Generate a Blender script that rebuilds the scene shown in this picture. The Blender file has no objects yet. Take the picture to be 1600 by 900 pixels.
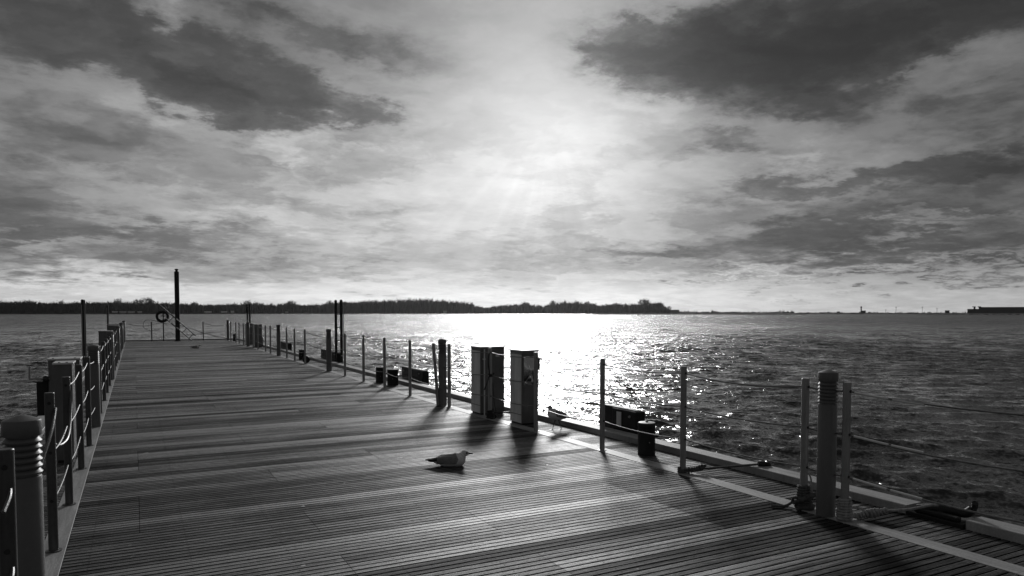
import bpy, bmesh, math, random
import numpy as np
from mathutils import Vector, Matrix
random.seed(7); np.random.seed(7)
R = math.radians
SC = bpy.context.scene

# ------------------------------------------------------------------ camera, world, sun, exposure
F = 1110.0; HOR = 487.5; PITCH = R(2.5); H = 1.65
PPY = HOR + F*math.tan(PITCH)
YAW = math.atan(590/F*math.cos(PITCH))
cd = bpy.data.cameras.new('camera'); cam = bpy.data.objects.new('camera', cd); SC.collection.objects.link(cam)
cd.sensor_width = 36; cd.lens = 36*F/1600; cd.shift_y = (PPY-450)/1600
cam.location = (0, 0, H); cam.rotation_euler = (R(90)-PITCH, 0, -YAW)
cd.clip_start = 0.05; cd.clip_end = 12000
SC.camera = cam

SUN_AZ = YAW + math.atan(36/F)        # measured from +Y towards +X
SUN_EL = R(19.0)
SUN_STRENGTH = 1.5
SKY_STRENGTH = 0.1
SC.view_settings.view_transform = 'Standard'; SC.view_settings.look = 'None'
SC.view_settings.exposure = 0.0; SC.view_settings.gamma = 1.0; SC.view_settings.use_curve_mapping = False
SC.cycles.use_denoising = True; SC.cycles.denoising_prefilter = 'ACCURATE'
SC.cycles.max_bounces = 6; SC.cycles.volume_bounces = 0
SC.cycles.sample_clamp_indirect = 4.0

sl = bpy.data.lights.new('sun', 'SUN'); so = bpy.data.objects.new('sun', sl); SC.collection.objects.link(so)
sl.energy = SUN_STRENGTH; sl.angle = R(9.0); sl.color = (1, 1, 1)
sd = Vector((math.sin(SUN_AZ)*math.cos(SUN_EL), math.cos(SUN_AZ)*math.cos(SUN_EL), math.sin(SUN_EL)))
so.rotation_euler = sd.to_track_quat('Z', 'Y').to_euler(); so.location = (0, 0, 30)

def ray(px, py):
    x = (px-800)/F; y = -(py-PPY)/F
    f = math.cos(PITCH)+y*math.sin(PITCH); u = -math.sin(PITCH)+y*math.cos(PITCH)
    return f*math.sin(YAW)+x*math.cos(YAW), f*math.cos(YAW)-x*math.sin(YAW), u
def at(px, py, z=0.0):
    X, Y, u = ray(px, py); t = (z-H)/u
    return Vector((X*t, Y*t, z))
def on_y(px, py, Y):
    x, y, u = ray(px, py); t = Y/y
    return Vector((x*t, Y, H+u*t))
def at_dist(px, D, z=0.0):
    x, y, u = ray(px, HOR); r = math.hypot(x, y)
    return Vector((x/r*D, y/r*D, z))
def azel(px, py):
    x, y, u = ray(px, py)
    return math.atan2(x, y), math.asin(u/math.sqrt(x*x+y*y+u*u))

class NT:
    """tiny node helper"""
    def __init__(s, tree): s.t = tree; s.n = tree.nodes; s.l = tree.links
    def add(s, kind, **kw):
        nd = s.n.new(kind)
        for k, v in kw.items(): setattr(nd, k, v)
        return nd
    def put(s, sock, v):
        if v is None: return
        if hasattr(v, 'is_linked') or hasattr(v, 'links'): s.l.new(v, sock)
        else: sock.default_value = v
    def m(s, op, a, b=None, c=None, clamp=False):
        nd = s.n.new('ShaderNodeMath'); nd.operation = op; nd.use_clamp = clamp
        s.put(nd.inputs[0], a); s.put(nd.inputs[1], b)
        if c is not None: s.put(nd.inputs[2], c)
        return nd.outputs[0]
    def vm(s, op, a, b=None):
        nd = s.n.new('ShaderNodeVectorMath'); nd.operation = op
        s.put(nd.inputs[0], a); s.put(nd.inputs[1], b)
        return nd.outputs['Value'] if op in ('LENGTH', 'DOT_PRODUCT') else nd.outputs['Vector']
    def noise(s, vec, scale, detail=6, rough=0.5, dist=0.0, dims='3D'):
        nd = s.n.new('ShaderNodeTexNoise'); nd.noise_dimensions = dims
        if vec is not None: s.l.new(vec, nd.inputs['Vector'])
        nd.inputs['Scale'].default_value = scale; nd.inputs['Detail'].default_value = detail
        nd.inputs['Roughness'].default_value = rough; nd.inputs['Distortion'].default_value = dist
        return nd.outputs[0]
    def map(s, v, a, b, c=0.0, d=1.0, smooth=False):
        nd = s.n.new('ShaderNodeMapRange'); nd.clamp = True
        if smooth: nd.interpolation_type = 'SMOOTHSTEP'
        s.put(nd.inputs[0], v)
        for i, q in enumerate((a, b, c, d)): s.put(nd.inputs[i+1], q)
        return nd.outputs[0]
    def comb(s, x, y, z=0.0):
        nd = s.n.new('ShaderNodeCombineXYZ')
        s.put(nd.inputs[0], x); s.put(nd.inputs[1], y); s.put(nd.inputs[2], z)
        return nd.outputs[0]
    def sep(s, v):
        nd = s.n.new('ShaderNodeSeparateXYZ'); s.l.new(v, nd.inputs[0]); return nd.outputs

# ---- world: sky texture (in black and white, as the photograph is) behind banks of cloud placed by azimuth and elevation
world = bpy.data.worlds.new('World'); SC.world = world; world.use_nodes = True
wt = NT(world.node_tree); wt.n.clear()
out = wt.add('ShaderNodeOutputWorld'); bg = wt.add('ShaderNodeBackground'); wt.l.new(bg.outputs[0], out.inputs[0])
bg.inputs[1].default_value = SKY_STRENGTH
sky = wt.add('ShaderNodeTexSky'); sky.sky_type = 'NISHITA'; sky.sun_disc = False
sky.sun_elevation = SUN_EL; sky.sun_rotation = SUN_AZ; sky.dust_density = 1.0
bw = wt.add('ShaderNodeRGBToBW'); wt.l.new(sky.outputs[0], bw.inputs[0])
tc = wt.add('ShaderNodeTexCoord'); D_ = tc.outputs['Generated']
dx, dy, dz = wt.sep(D_)
az = wt.m('ARCTAN2', dx, dy); el = wt.m('ARCSINE', dz)
P0 = wt.comb(az, el, 0.0)
# cloud-layer coordinates: a flat deck of cloud high above, streaky towards the horizon
zc = wt.m('ADD', wt.m('MAXIMUM', dz, 0.0), 0.15)
CL = wt.comb(wt.m('DIVIDE', dx, zc), wt.m('DIVIDE', dy, zc), 0.0)
wa = wt.noise(CL, 1.6, 7, 0.6); wb = wt.noise(wt.vm('ADD', CL, (7.3, 3.1, 5.0)), 1.6, 7, 0.6)
wc = wt.noise(CL, 6.0, 9, 0.68); wd_ = wt.noise(wt.vm('ADD', CL, (3.3, 9.1, 2.0)), 6.0, 9, 0.68)
# warp is small in elevation so that blobs keep flat bases
wx = wt.m('ADD', wt.m('MULTIPLY', wt.m('SUBTRACT', wa, 0.5), 0.26), wt.m('MULTIPLY', wt.m('SUBTRACT', wc, 0.5), 0.14))
wy = wt.m('ADD', wt.m('MULTIPLY', wt.m('SUBTRACT', wb, 0.5), 0.13), wt.m('MULTIPLY', wt.m('SUBTRACT', wd_, 0.5), 0.08))
Pw = wt.vm('ADD', P0, wt.comb(wx, wy, 0.0))
def blob(px, py, sx, sy, amp, rot=0.0, p=1.0, src=None): return (px, py, sx, sy, amp, rot, p, src)
CHAIN = [None]      # each bank is made to wait for the one before, so that the shader never holds them all at once
def total(lst):
    acc = 0.0
    for (px, py, sx, sy, amp, rot, p, src) in lst:
        a, e = azel(px, py); vec = src or Pw
        if CHAIN[0] is not None:
            ma = wt.n.new('ShaderNodeVectorMath'); ma.operation = 'MULTIPLY_ADD'
            wt.l.new(CHAIN[0], ma.inputs[0]); ma.inputs[1].default_value = (1e-6,)*3; wt.l.new(vec, ma.inputs[2]); vec = ma.outputs[0]
        mp = wt.add('ShaderNodeMapping', vector_type='TEXTURE'); wt.l.new(vec, mp.inputs[0])
        mp.inputs['Location'].default_value = (a, e, 0); mp.inputs['Rotation'].default_value = (0, 0, R(rot)); mp.inputs['Scale'].default_value = (sx/F, sy/F, 1)
        d2 = wt.vm('DOT_PRODUCT', mp.outputs[0], mp.outputs[0])
        if p != 1.0: d2 = wt.m('POWER', d2, p)
        acc = wt.m('MULTIPLY_ADD', wt.m('EXPONENT', wt.m('MULTIPLY', d2, -1.0)), amp, acc); CHAIN[0] = acc
    return acc
dark = total([blob(300, 130, 260, 110, .15), 
    # big cloud, upper right
    blob(1180, 85, 230, 62, 1.25, -4, 1.8), blob(1060, 55, 130, 34, .6, 0, 1.5), blob(1380, 50, 200, 48, .5, 6, 1.5), blob(1580, 10, 130, 60, .55),
    blob(1200, 140, 130, 26, .45), blob(1010, 108, 60, 13, .35, -8),
    blob(1560, 170, 110, 45, .35), blob(1580, 290, 260, 70, .45), blob(1330, 283, 190, 17, .5, 2, 1.6), blob(1140, 228, 90, 22, .45, -12),
    blob(1330, 340, 190, 28, .42), blob(1200, 385, 210, 20, .36), blob(1480, 392, 240, 26, .42), blob(1000, 400, 120, 10, .3),
    blob(1480, 428, 170, 7, .4, 0), blob(950, 185, 60, 16, .2, -15), blob(1290, 180, 170, 34, .3),
    # left banks
    blob(90, 50, 220, 66, .72, -4, 1.5), blob(330, 148, 130, 34, 1.15, -8, 1.8), blob(330, 85, 125, 36, .8, -6, 1.8), blob(520, 165, 130, 38, .55, -22, 2.0),
    blob(610, 195, 60, 16, .3, -8), blob(470, 52, 110, 20, .5, -6), blob(620, 80, 170, 26, .3, -10), blob(70, 210, 190, 48, .45, -6), blob(20, 300, 160, 60, .35), blob(190, 190, 90, 16, .3, -10),
    blob(530, 228, 38, 10, .4, 0), blob(370, 230, 60, 13, .4, -8), blob(450, 246, 60, 8, .3, -6), blob(80, 355, 210, 30, .55, 0), blob(40, 400, 120, 18, .4),
    blob(190, 420, 120, 12, .35), blob(330, 372, 150, 20, .32), blob(450, 415, 130, 12, .3), blob(590, 390, 60, 12, .3), blob(610, 343, 60, 12, .34, 0),
    blob(1240, 100, 150, 40, .4), blob(960, 75, 40, 12, .3, -10), blob(700, 405, 60, 9, .22), blob(1050, 412, 70, 8, .3), blob(1160, 432, 50, 5, .35), blob(1350, 436, 24, 4, .4), blob(1190, 446, 20, 3, .4), blob(1280, 454, 14, 3, .3), blob(250, 400, 90, 9, .3), blob(640, 150, 90, 16, .2, -12), blob(930, 230, 50, 12, .12), blob(1250, 355, 60, 14, .3), blob(1420, 260, 120, 14, .3),
    blob(800, 385, 130, 14, .28), blob(820, 418, 110, 9, .26), blob(880, 345, 90, 14, .18), blob(560, 428, 110, 8, .25)])
lite = total([blob(500, 215, 150, 26, .4), blob(300, 212, 110, 18, .3, -10), blob(262, 30, 34, 40, .65), blob(215, 105, 60, 18, .4, -20), blob(160, 130, 80, 14, .2), blob(1235, 240, 60, 16, .5), blob(1480, 112, 110, 22, .3), blob(205, 130, 60, 40, .25), blob(1410, 362, 60, 9, .45), blob(1480, 335, 60, 7, .3), blob(1290, 420, 180, 6, .35),
    blob(90, 388, 60, 10, .45), blob(410, 110, 40, 24, .25), blob(60, 440, 150, 10, .3), blob(1000, 175, 90, 22, .2), blob(1150, 198, 100, 16, .15), blob(1420, 110, 60, 10, .2), blob(400, 345, 170, 16, .2)])
n1 = wt.noise(CL, 3.4, 10, 0.60, 0.25); n2 = wt.noise(wt.vm('ADD', CL, (1.7, 8.8, 4.0)), 0.9, 6, 0.55, 0.2); n3 = wt.noise(CL, 9.0, 7, 0.6, 0.6)
n1s = wt.m('SUBTRACT', wt.map(n1, .43, .60, 0, 1, True), .5)
nn = wt.m('ADD', wt.m('ADD', wt.m('MULTIPLY', wt.m('SUBTRACT', n1, 0.5), 1.1), wt.m('MULTIPLY', n1s, .22)), wt.m('MULTIPLY', wt.m('SUBTRACT', n2, 0.5), 1.2))
nn = wt.m('ADD', nn, wt.m('MULTIPLY', wt.m('SUBTRACT', n3, 0.5), 0.5))
# quiet the noise in the clear glare around the sun
sa, se = azel(862, 235)
calm = total([blob(862, 150, 200, 260, 0.9, 0, 1.0, P0)])
nn = wt.m('MULTIPLY', nn, wt.m('SUBTRACT', 1.0, calm))
Dm = wt.m('SUBTRACT', wt.m('ADD', dark, wt.m('MULTIPLY', nn, wt.map(el, .05, .4, .42, .60))), lite)
CU = wt.vm('ADD', wt.vm('MULTIPLY', P0, (1.0, 2.7, 1.0)), wt.comb(wt.m('MULTIPLY', wt.m('SUBTRACT', wc, .5), .10), wt.m('MULTIPLY', wt.m('SUBTRACT', wd_, .5), .10), 3.0))
cn = wt.noise(CU, 6.5, 9, .62, .15)
cmask = wt.m('MULTIPLY', wt.map(el, .02, .06, 0, 1, True), wt.map(el, .14, .34, 1, .25, True))
cum = wt.m('MULTIPLY', wt.m('MULTIPLY', wt.map(cn, .47, .62, 0, 1, True), cmask), wt.m('SUBTRACT', 1.0, wt.m('MULTIPLY', calm, .7)))
edge = wt.map(Dm, .28, .74, 0, 1, True)
# rounded volume inside the masses: lighter shoulders, darker bellies
vol = wt.noise(wt.vm('ADD', wt.vm('MULTIPLY', P0, (1.0, 1.9, 1.0)), wt.comb(wx, wt.m('MULTIPLY', wy, 1.5), 9.0)), 7.5, 5, .5)
vol2 = wt.noise(wt.vm('ADD', wt.vm('MULTIPLY', P0, (1.0, 1.9, 1.0)), wt.comb(wx, wt.m('ADD', wt.m('MULTIPLY', wy, 1.5), .022), 9.0)), 7.5, 5, .5)
relief = wt.m('MULTIPLY', wt.m('SUBTRACT', vol2, vol), 3.0)
dens = wt.m('ADD', wt.m('ADD', wt.m('MULTIPLY', Dm, .66), wt.m('MULTIPLY', edge, .40)), wt.m('MULTIPLY', cum, .30))
dens = wt.m('ADD', dens, wt.m('MULTIPLY', wt.m('ADD', relief, wt.m('MULTIPLY', wt.m('SUBTRACT', vol, .5), 1.0)), wt.m('ADD', .12, wt.m('MULTIPLY', edge, .55))))
dens = wt.m('SUBTRACT', dens, wt.m('MULTIPLY', wt.m('EXPONENT', wt.m('MULTIPLY', wt.m('POWER', wt.m('DIVIDE', wt.m('SUBTRACT', el, .018), .028), 2.0), -1.0)), .10))
# light coming through the cloud: strongest round the veiled sun and low over the horizon
glow = total([blob(864, 235, 130, 120, .22, 0, .9, P0), blob(862, 90, 210, 330, .26, 0, 1.2, P0), blob(640, 320, 620, 190, .41, 0, 1.0, P0), blob(760, 470, 850, 46, .25, 0, 1.0, P0), blob(760, 250, 1050, 700, .10, 0, 1.0, P0)])
hz = wt.m('MULTIPLY', wt.m('EXPONENT', wt.m('MULTIPLY', wt.m('MAXIMUM', el, 0.0), -24.0)), 0.14)
# shafts of light fanning out from the sun
ax = wt.m('SUBTRACT', az, sa); ay = wt.m('SUBTRACT', el, azel(862, 170)[1])
ang = wt.m('ARCTAN2', ax, wt.m('MULTIPLY', ay, -1.0))
shaft = wt.noise(wt.comb(ang, 0.0, 0.0), 5.0, 3, 0.5)
sh_w = wt.m('MULTIPLY', total([blob(830, 370, 330, 120, 1.0, 0, 1.2, P0)]), wt.m('SUBTRACT', shaft, 0.5))
base = wt.m('ADD', wt.m('ADD', glow, hz), 0.080)
base = wt.m('MULTIPLY', base, wt.m('ADD', 1.0, wt.m('MULTIPLY', sh_w, 0.45)))
trans = wt.m('ADD', wt.m('MULTIPLY', wt.m('EXPONENT', wt.m('MULTIPLY', dens, -1.55)), .88), wt.m('ADD', .12, wt.m('MULTIPLY', wt.m('SUBTRACT', n1, .5), .16)))
trans = wt.m('MINIMUM', trans, 1.5)
cloud = wt.m('MULTIPLY', base, trans)
cloud = wt.m('MULTIPLY', cloud, 1.0/SKY_STRENGTH)
tot = wt.m('ADD', wt.m('MULTIPLY', cloud, 0.93), wt.m('MULTIPLY', wt.m('MINIMUM', bw.outputs[0], 9.0), wt.m('MULTIPLY', trans, 0.035)))
# below the horizon the world stays dark
tot = wt.m('MULTIPLY', tot, wt.map(dz, -0.02, 0.0, 0.15, 1.0))
wt.l.new(tot, bg.inputs[0])

# ------------------------------------------------------------------ materials
def mat(name, col, rough=0.6, metal=0.0, spec=0.5):
    m = bpy.data.materials.new(name); m.use_nodes = True
    b = m.node_tree.nodes['Principled BSDF']
    b.inputs['Base Color'].default_value = (col, col, col, 1); b.inputs['Roughness'].default_value = rough
    b.inputs['Metallic'].default_value = metal; b.inputs['Specular IOR Level'].default_value = spec
    return m, NT(m.node_tree), b
def grey(t, v):
    c = t.add('ShaderNodeCombineColor')
    for i in range(3): t.l.new(v, c.inputs[i])
    return c.outputs[0]
def worn(name, col, rough, metal=0.0, spec=0.5, amount=0.35, scale=6.0, bump=0.002, stretch=(1, 1, .35)):
    m, t, b = mat(name, col, rough, metal, spec)
    tcn = t.add('ShaderNodeTexCoord'); v = t.vm('MULTIPLY', tcn.outputs['Object'], stretch)
    a = t.noise(v, scale, 8, .65); c = t.noise(tcn.outputs['Object'], scale*9, 4, .6)
    f = t.m('ADD', t.map(a, .3, .7, 1-amount, 1+amount), t.m('MULTIPLY', t.m('SUBTRACT', c, .5), amount))
    t.l.new(grey(t, t.m('MULTIPLY', f, col)), b.inputs['Base Color'])
    t.l.new(t.map(a, .3, .7, rough*.8, min(1, rough*1.25)), b.inputs['Roughness'])
    bp = t.add('ShaderNodeBump'); bp.inputs['Distance'].default_value = bump; bp.inputs['Strength'].default_value = .6
    t.l.new(c, bp.inputs['Height']); t.l.new(bp.outputs[0], b.inputs['Normal'])
    return m
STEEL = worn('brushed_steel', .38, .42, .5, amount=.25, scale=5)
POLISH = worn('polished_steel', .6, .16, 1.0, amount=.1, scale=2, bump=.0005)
STEEL_BACKLIT = worn('backlit_steel', .11, .42, .5, amount=.3, scale=5)  # left and end posts: same steel, back-lit shade put into the colour
CABLE = worn('steel_cable', .2, .4, .8, amount=.3, scale=30)
LAMP = worn('painted_metal', .16, .5, .25, amount=.18, scale=4)
CAB = worn('cabinet_metal', .75, .45, .35, amount=.22, scale=3, stretch=(3, 3, .3))
CABD = worn('cabinet_side', .17, .4, .4, amount=.3, scale=3)
BLACK = worn('black_rubber', .013, .55, amount=.5, scale=5, bump=.004)
IRON = worn('dark_iron', .035, .5, .3, amount=.5, scale=8, bump=.004)
CAPM = worn('worn_cap', .32, .5, .3, amount=.3)
PILE = worn('dark_pile', .02, .7, amount=.5, scale=5)
ROPE = worn('rope_fibre', .10, .85, amount=.6, scale=40, bump=.006)
ROPEL = worn('pale_rope', .34, .85, amount=.5, scale=40, bump=.006)
WHITE = worn('white_paint', .75, .5, amount=.12)
CONC = worn('hull_concrete', .12, .85, amount=.4, scale=2)
HULL = worn('stone', .05, .9, amount=.5, scale=.2)
TREE = worn('bark', .02, .9, amount=.4, scale=.5)
WALLM = worn('pale_wall', .55, .8, amount=.15, scale=.3)
ROOFM = worn('roof_sheet', .3, .6, amount=.2, scale=.3)
DARKB = worn('dark_wall', .08, .8, amount=.2, scale=.3)

PITCHB = 0.198; RIB = PITCHB/3
def deck_mat():
    m, t, b = mat('deck_timber', .2, .55, 0, .5)
    tcn = t.add('ShaderNodeTexCoord'); V = tcn.outputs['Object']; x, y, z = t.sep(V)
    row = t.m('FLOOR', t.m('DIVIDE', y, PITCHB))
    def wn(v):
        n = t.add('ShaderNodeTexWhiteNoise', noise_dimensions='2D'); t.l.new(v, n.inputs['Vector']); return n.outputs[0]
    r1 = wn(t.comb(row, 3.0)); r2 = wn(t.comb(row, 17.0))
    # boards butt over joists 2.4 m apart, alternate rows staggered in groups
    stag = t.m('MULTIPLY', t.m('FLOOR', t.m('MULTIPLY', wn(t.comb(t.m('FLOOR', t.m('DIVIDE', row, 3.0)), 9.0)), 3.0)), 1.2)
    seg = t.m('FLOOR', t.m('DIVIDE', t.m('ADD', x, stag), 3.6))
    r3 = wn(t.comb(row, t.m('ADD', seg, 40.0)))
    group = t.noise(t.comb(t.m('MULTIPLY', x, .12), t.m('MULTIPLY', row, .55)), 1.0, 3, .6)
    streak = t.noise(t.comb(t.m('MULTIPLY', x, 1.1), t.m('MULTIPLY', y, 22.0)), 1.0, 8, .65)
    big = t.noise(t.comb(t.m('MULTIPLY', x, .35), t.m('MULTIPLY', y, .3)), 1.0, 4, .6)
    fine = t.noise(t.comb(t.m('MULTIPLY', x, 9.0), t.m('MULTIPLY', y, 160.0)), 1.0, 4, .7)
    v = t.m('ADD', t.m('MULTIPLY', t.m('SUBTRACT', r1, .5), .62), t.m('MULTIPLY', t.m('SUBTRACT', r3, .5), .50))
    v = t.m('ADD', v, t.m('MULTIPLY', t.m('SUBTRACT', group, .5), 1.25))
    v = t.m('ADD', v, t.m('MULTIPLY', t.m('SUBTRACT', streak, .5), 2.3))
    v = t.m('ADD', v, t.m('MULTIPLY', t.m('SUBTRACT', big, .5), .9))
    v = t.m('ADD', v, t.m('MULTIPLY', t.m('SUBTRACT', fine, .5), 1.5))
    v = t.m('MULTIPLY', v, 1.45)
    ev = t.m('MINIMUM', t.m('EXPONENT', v), 2.0)
    # a run of darker, newer board ends against the right strip, near the mooring line
    ex = t.m('ADD', 3.96, t.m('MULTIPLY', wn(t.comb(row, 71.0)), .04))
    newb = t.m('MULTIPLY', t.m('MULTIPLY', t.m('GREATER_THAN', x, ex), t.m('GREATER_THAN', y, 20*PITCHB)), t.m('LESS_THAN', y, 28*PITCHB))
    ev = t.m('MULTIPLY', ev, t.m('SUBTRACT', 1.0, t.m('MULTIPLY', newb, .45)))
    v = t.m('MULTIPLY', ev, .046)
    drk = t.m('GREATER_THAN', r2, .86)                # a few newer, darker boards
    v = t.m('MULTIPLY', v, t.m('SUBTRACT', 1.0, t.m('MULTIPLY', drk, .45)))
    spots = t.noise(t.comb(t.m('MULTIPLY', x, 7.0), t.m('MULTIPLY', y, 14.0)), 1.0, 2, .5)
    v = t.m('ADD', v, t.map(spots, .755, .775, 0, .5))  # droppings and chips
    # butt joints over the joists and two screws per board
    jx = t.m('FRACT', t.m('DIVIDE', t.m('ADD', x, stag), 3.6)); v = t.m('MULTIPLY', v, t.map(jx, .0008, .0016, .15, 1))
    sx = t.m('MULTIPLY', t.m('SUBTRACT', t.m('FRACT', t.m('DIVIDE', x, .6)), .5), .6); sy = t.m('MULTIPLY', t.m('SUBTRACT', t.m('FRACT', t.m('DIVIDE', y, PITCHB/3)), .5), PITCHB/3)
    sd_ = t.m('SQRT', t.m('ADD', t.m('MULTIPLY', sx, sx), t.m('MULTIPLY', sy, sy))); v = t.m('MULTIPLY', v, t.map(sd_, .004, .007, .3, 1))
    # darker colour down in the grooves
    v = t.m('MULTIPLY', v, t.map(z, -.004, -.001, .35, 1.0))
    bp = t.add('ShaderNodeBump'); bp.inputs['Distance'].default_value = .0025; bp.inputs['Strength'].default_value = .8
    t.l.new(t.m('ADD', fine, t.m('MULTIPLY', streak, 1.5)), bp.inputs['Height'])
    df = t.add('ShaderNodeBsdfDiffuse'); gl = t.add('ShaderNodeBsdfGlossy'); fr = t.add('ShaderNodeFresnel'); fr.inputs['IOR'].default_value = 1.45
    mx = t.add('ShaderNodeMixShader')
    for nd in (df, gl, fr): t.l.new(bp.outputs[0], nd.inputs['Normal'])
    t.l.new(grey(t, t.m('MINIMUM', v, .6)), df.inputs['Color']); gl.inputs['Color'].default_value = (.9, .9, .9, 1)
    t.l.new(t.map(streak, .3, .7, .44, .62), gl.inputs['Roughness'])
    # weathered grey boards keep a dry sheen, dark damp ones lose it
    t.l.new(t.m('MULTIPLY', fr.outputs[0], t.m('MINIMUM', t.m('MULTIPLY', v, 11.0), .85)), mx.inputs[0])
    t.l.new(df.outputs[0], mx.inputs[1]); t.l.new(gl.outputs[0], mx.inputs[2])
    t.l.new(mx.outputs[0], m.node_tree.nodes['Material Output'].inputs[0]); t.n.remove(b)
    return m
DECK = deck_mat()
def strip_mat(name, col):
    m, t, b = mat(name, col, .5, 0, .4)
    tcn = t.add('ShaderNodeTexCoord'); V = tcn.outputs['Object']; x, y, z = t.sep(V)
    g = t.noise(t.comb(t.m('MULTIPLY', x, 22), t.m('MULTIPLY', y, 1.6)), 1, 8, .65)
    bnd = t.noise(t.comb(t.m('MULTIPLY', x, 3), t.m('MULTIPLY', y, .8)), 1, 5, .6)
    f = t.noise(V, 60, 4, .7)
    v = t.m('MULTIPLY', t.m('EXPONENT', t.m('ADD', t.m('ADD', t.m('MULTIPLY', t.m('SUBTRACT', g, .5), 1.6), t.m('MULTIPLY', t.m('SUBTRACT', bnd, .5), 1.2)), t.m('MULTIPLY', t.m('SUBTRACT', f, .5), .9))), col)
    # butt joints and screw heads
    jy = t.m('FRACT', t.m('DIVIDE', y, 2.4)); v = t.m('MULTIPLY', v, t.map(jy, .0, .0025, .2, 1))
    vo = t.add('ShaderNodeTexVoronoi'); vo.inputs['Scale'].default_value = 7.0; t.l.new(V, vo.inputs['Vector']); v = t.m('MULTIPLY', v, t.map(vo.outputs['Distance'], .05, .09, .25, 1))
    t.l.new(grey(t, v), b.inputs['Base Color'])
    bp = t.add('ShaderNodeBump'); bp.inputs['Distance'].default_value = .003
    t.l.new(t.m('ADD', f, g), bp.inputs['Height']); t.l.new(bp.outputs[0], b.inputs['Normal'])
    return m
STRIP = strip_mat('strip_timber', .38)
KERB = strip_mat('kerb_timber', .38)

def water_mat():
    m, t, b = mat('lake_water', .012, .09, 0, .5)
    b.inputs['IOR'].default_value = 1.46
    tcn = t.add('ShaderNodeTexCoord'); V = tcn.outputs['Object']
    Vh = t.vm('MULTIPLY', V, (1, 1, 0)); dist = t.vm('LENGTH', Vh)
    def nv(sc, det, k, off):
        n = t.add('ShaderNodeTexNoise'); t.l.new(t.vm('ADD', Vh, off), n.inputs['Vector'])
        n.inputs['Scale'].default_value = sc; n.inputs['Detail'].default_value = det; n.inputs['Roughness'].default_value = .6; n.inputs['Distortion'].default_value = .4
        c = t.vm('SUBTRACT', n.outputs['Color'], (.5, .5, .5)); sc_ = t.add('ShaderNodeVectorMath', operation='SCALE'); t.l.new(c, sc_.inputs[0]); t.put(sc_.inputs['Scale'], k)
        return sc_.outputs[0]
    # small ripples ride on the modelled waves; farther out they stand for the waves the sheet can no longer carry
    far = t.map(dist, 12, 120, 0, 1)
    s1 = nv(11.0, 3, t.map(far, 0, 1, 1.1, 2.6), (0, 0, 1)); s2 = nv(3.0, 3, t.map(far, 0, 1, .85, 3.2), (5, 2, 3)); s3 = nv(.6, 3, t.map(far, 0, 1, .3, 2.0), (9, 4, 7)); s4 = nv(.20, 3, t.map(far, 0, 1, .0, 1.5), (3, 14, 5)); s5 = nv(.03, 3, t.map(dist, 100, 600, .0, .9), (3, 1, 15))
    tot_ = t.vm('ADD', t.vm('ADD', s1, s2), t.vm('ADD', t.vm('ADD', s3, s5), s4)); tot_ = t.vm('MULTIPLY', tot_, (1, 1, 0))
    ge = t.add('ShaderNodeNewGeometry')
    nrm = t.vm('NORMALIZE', t.vm('ADD', ge.outputs['Normal'], tot_)); t.l.new(nrm, b.inputs['Normal'])
    t.l.new(t.map(dist, 10, 250, .11, .24), b.inputs['Roughness'])
    return m
WATER = water_mat()

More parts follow.
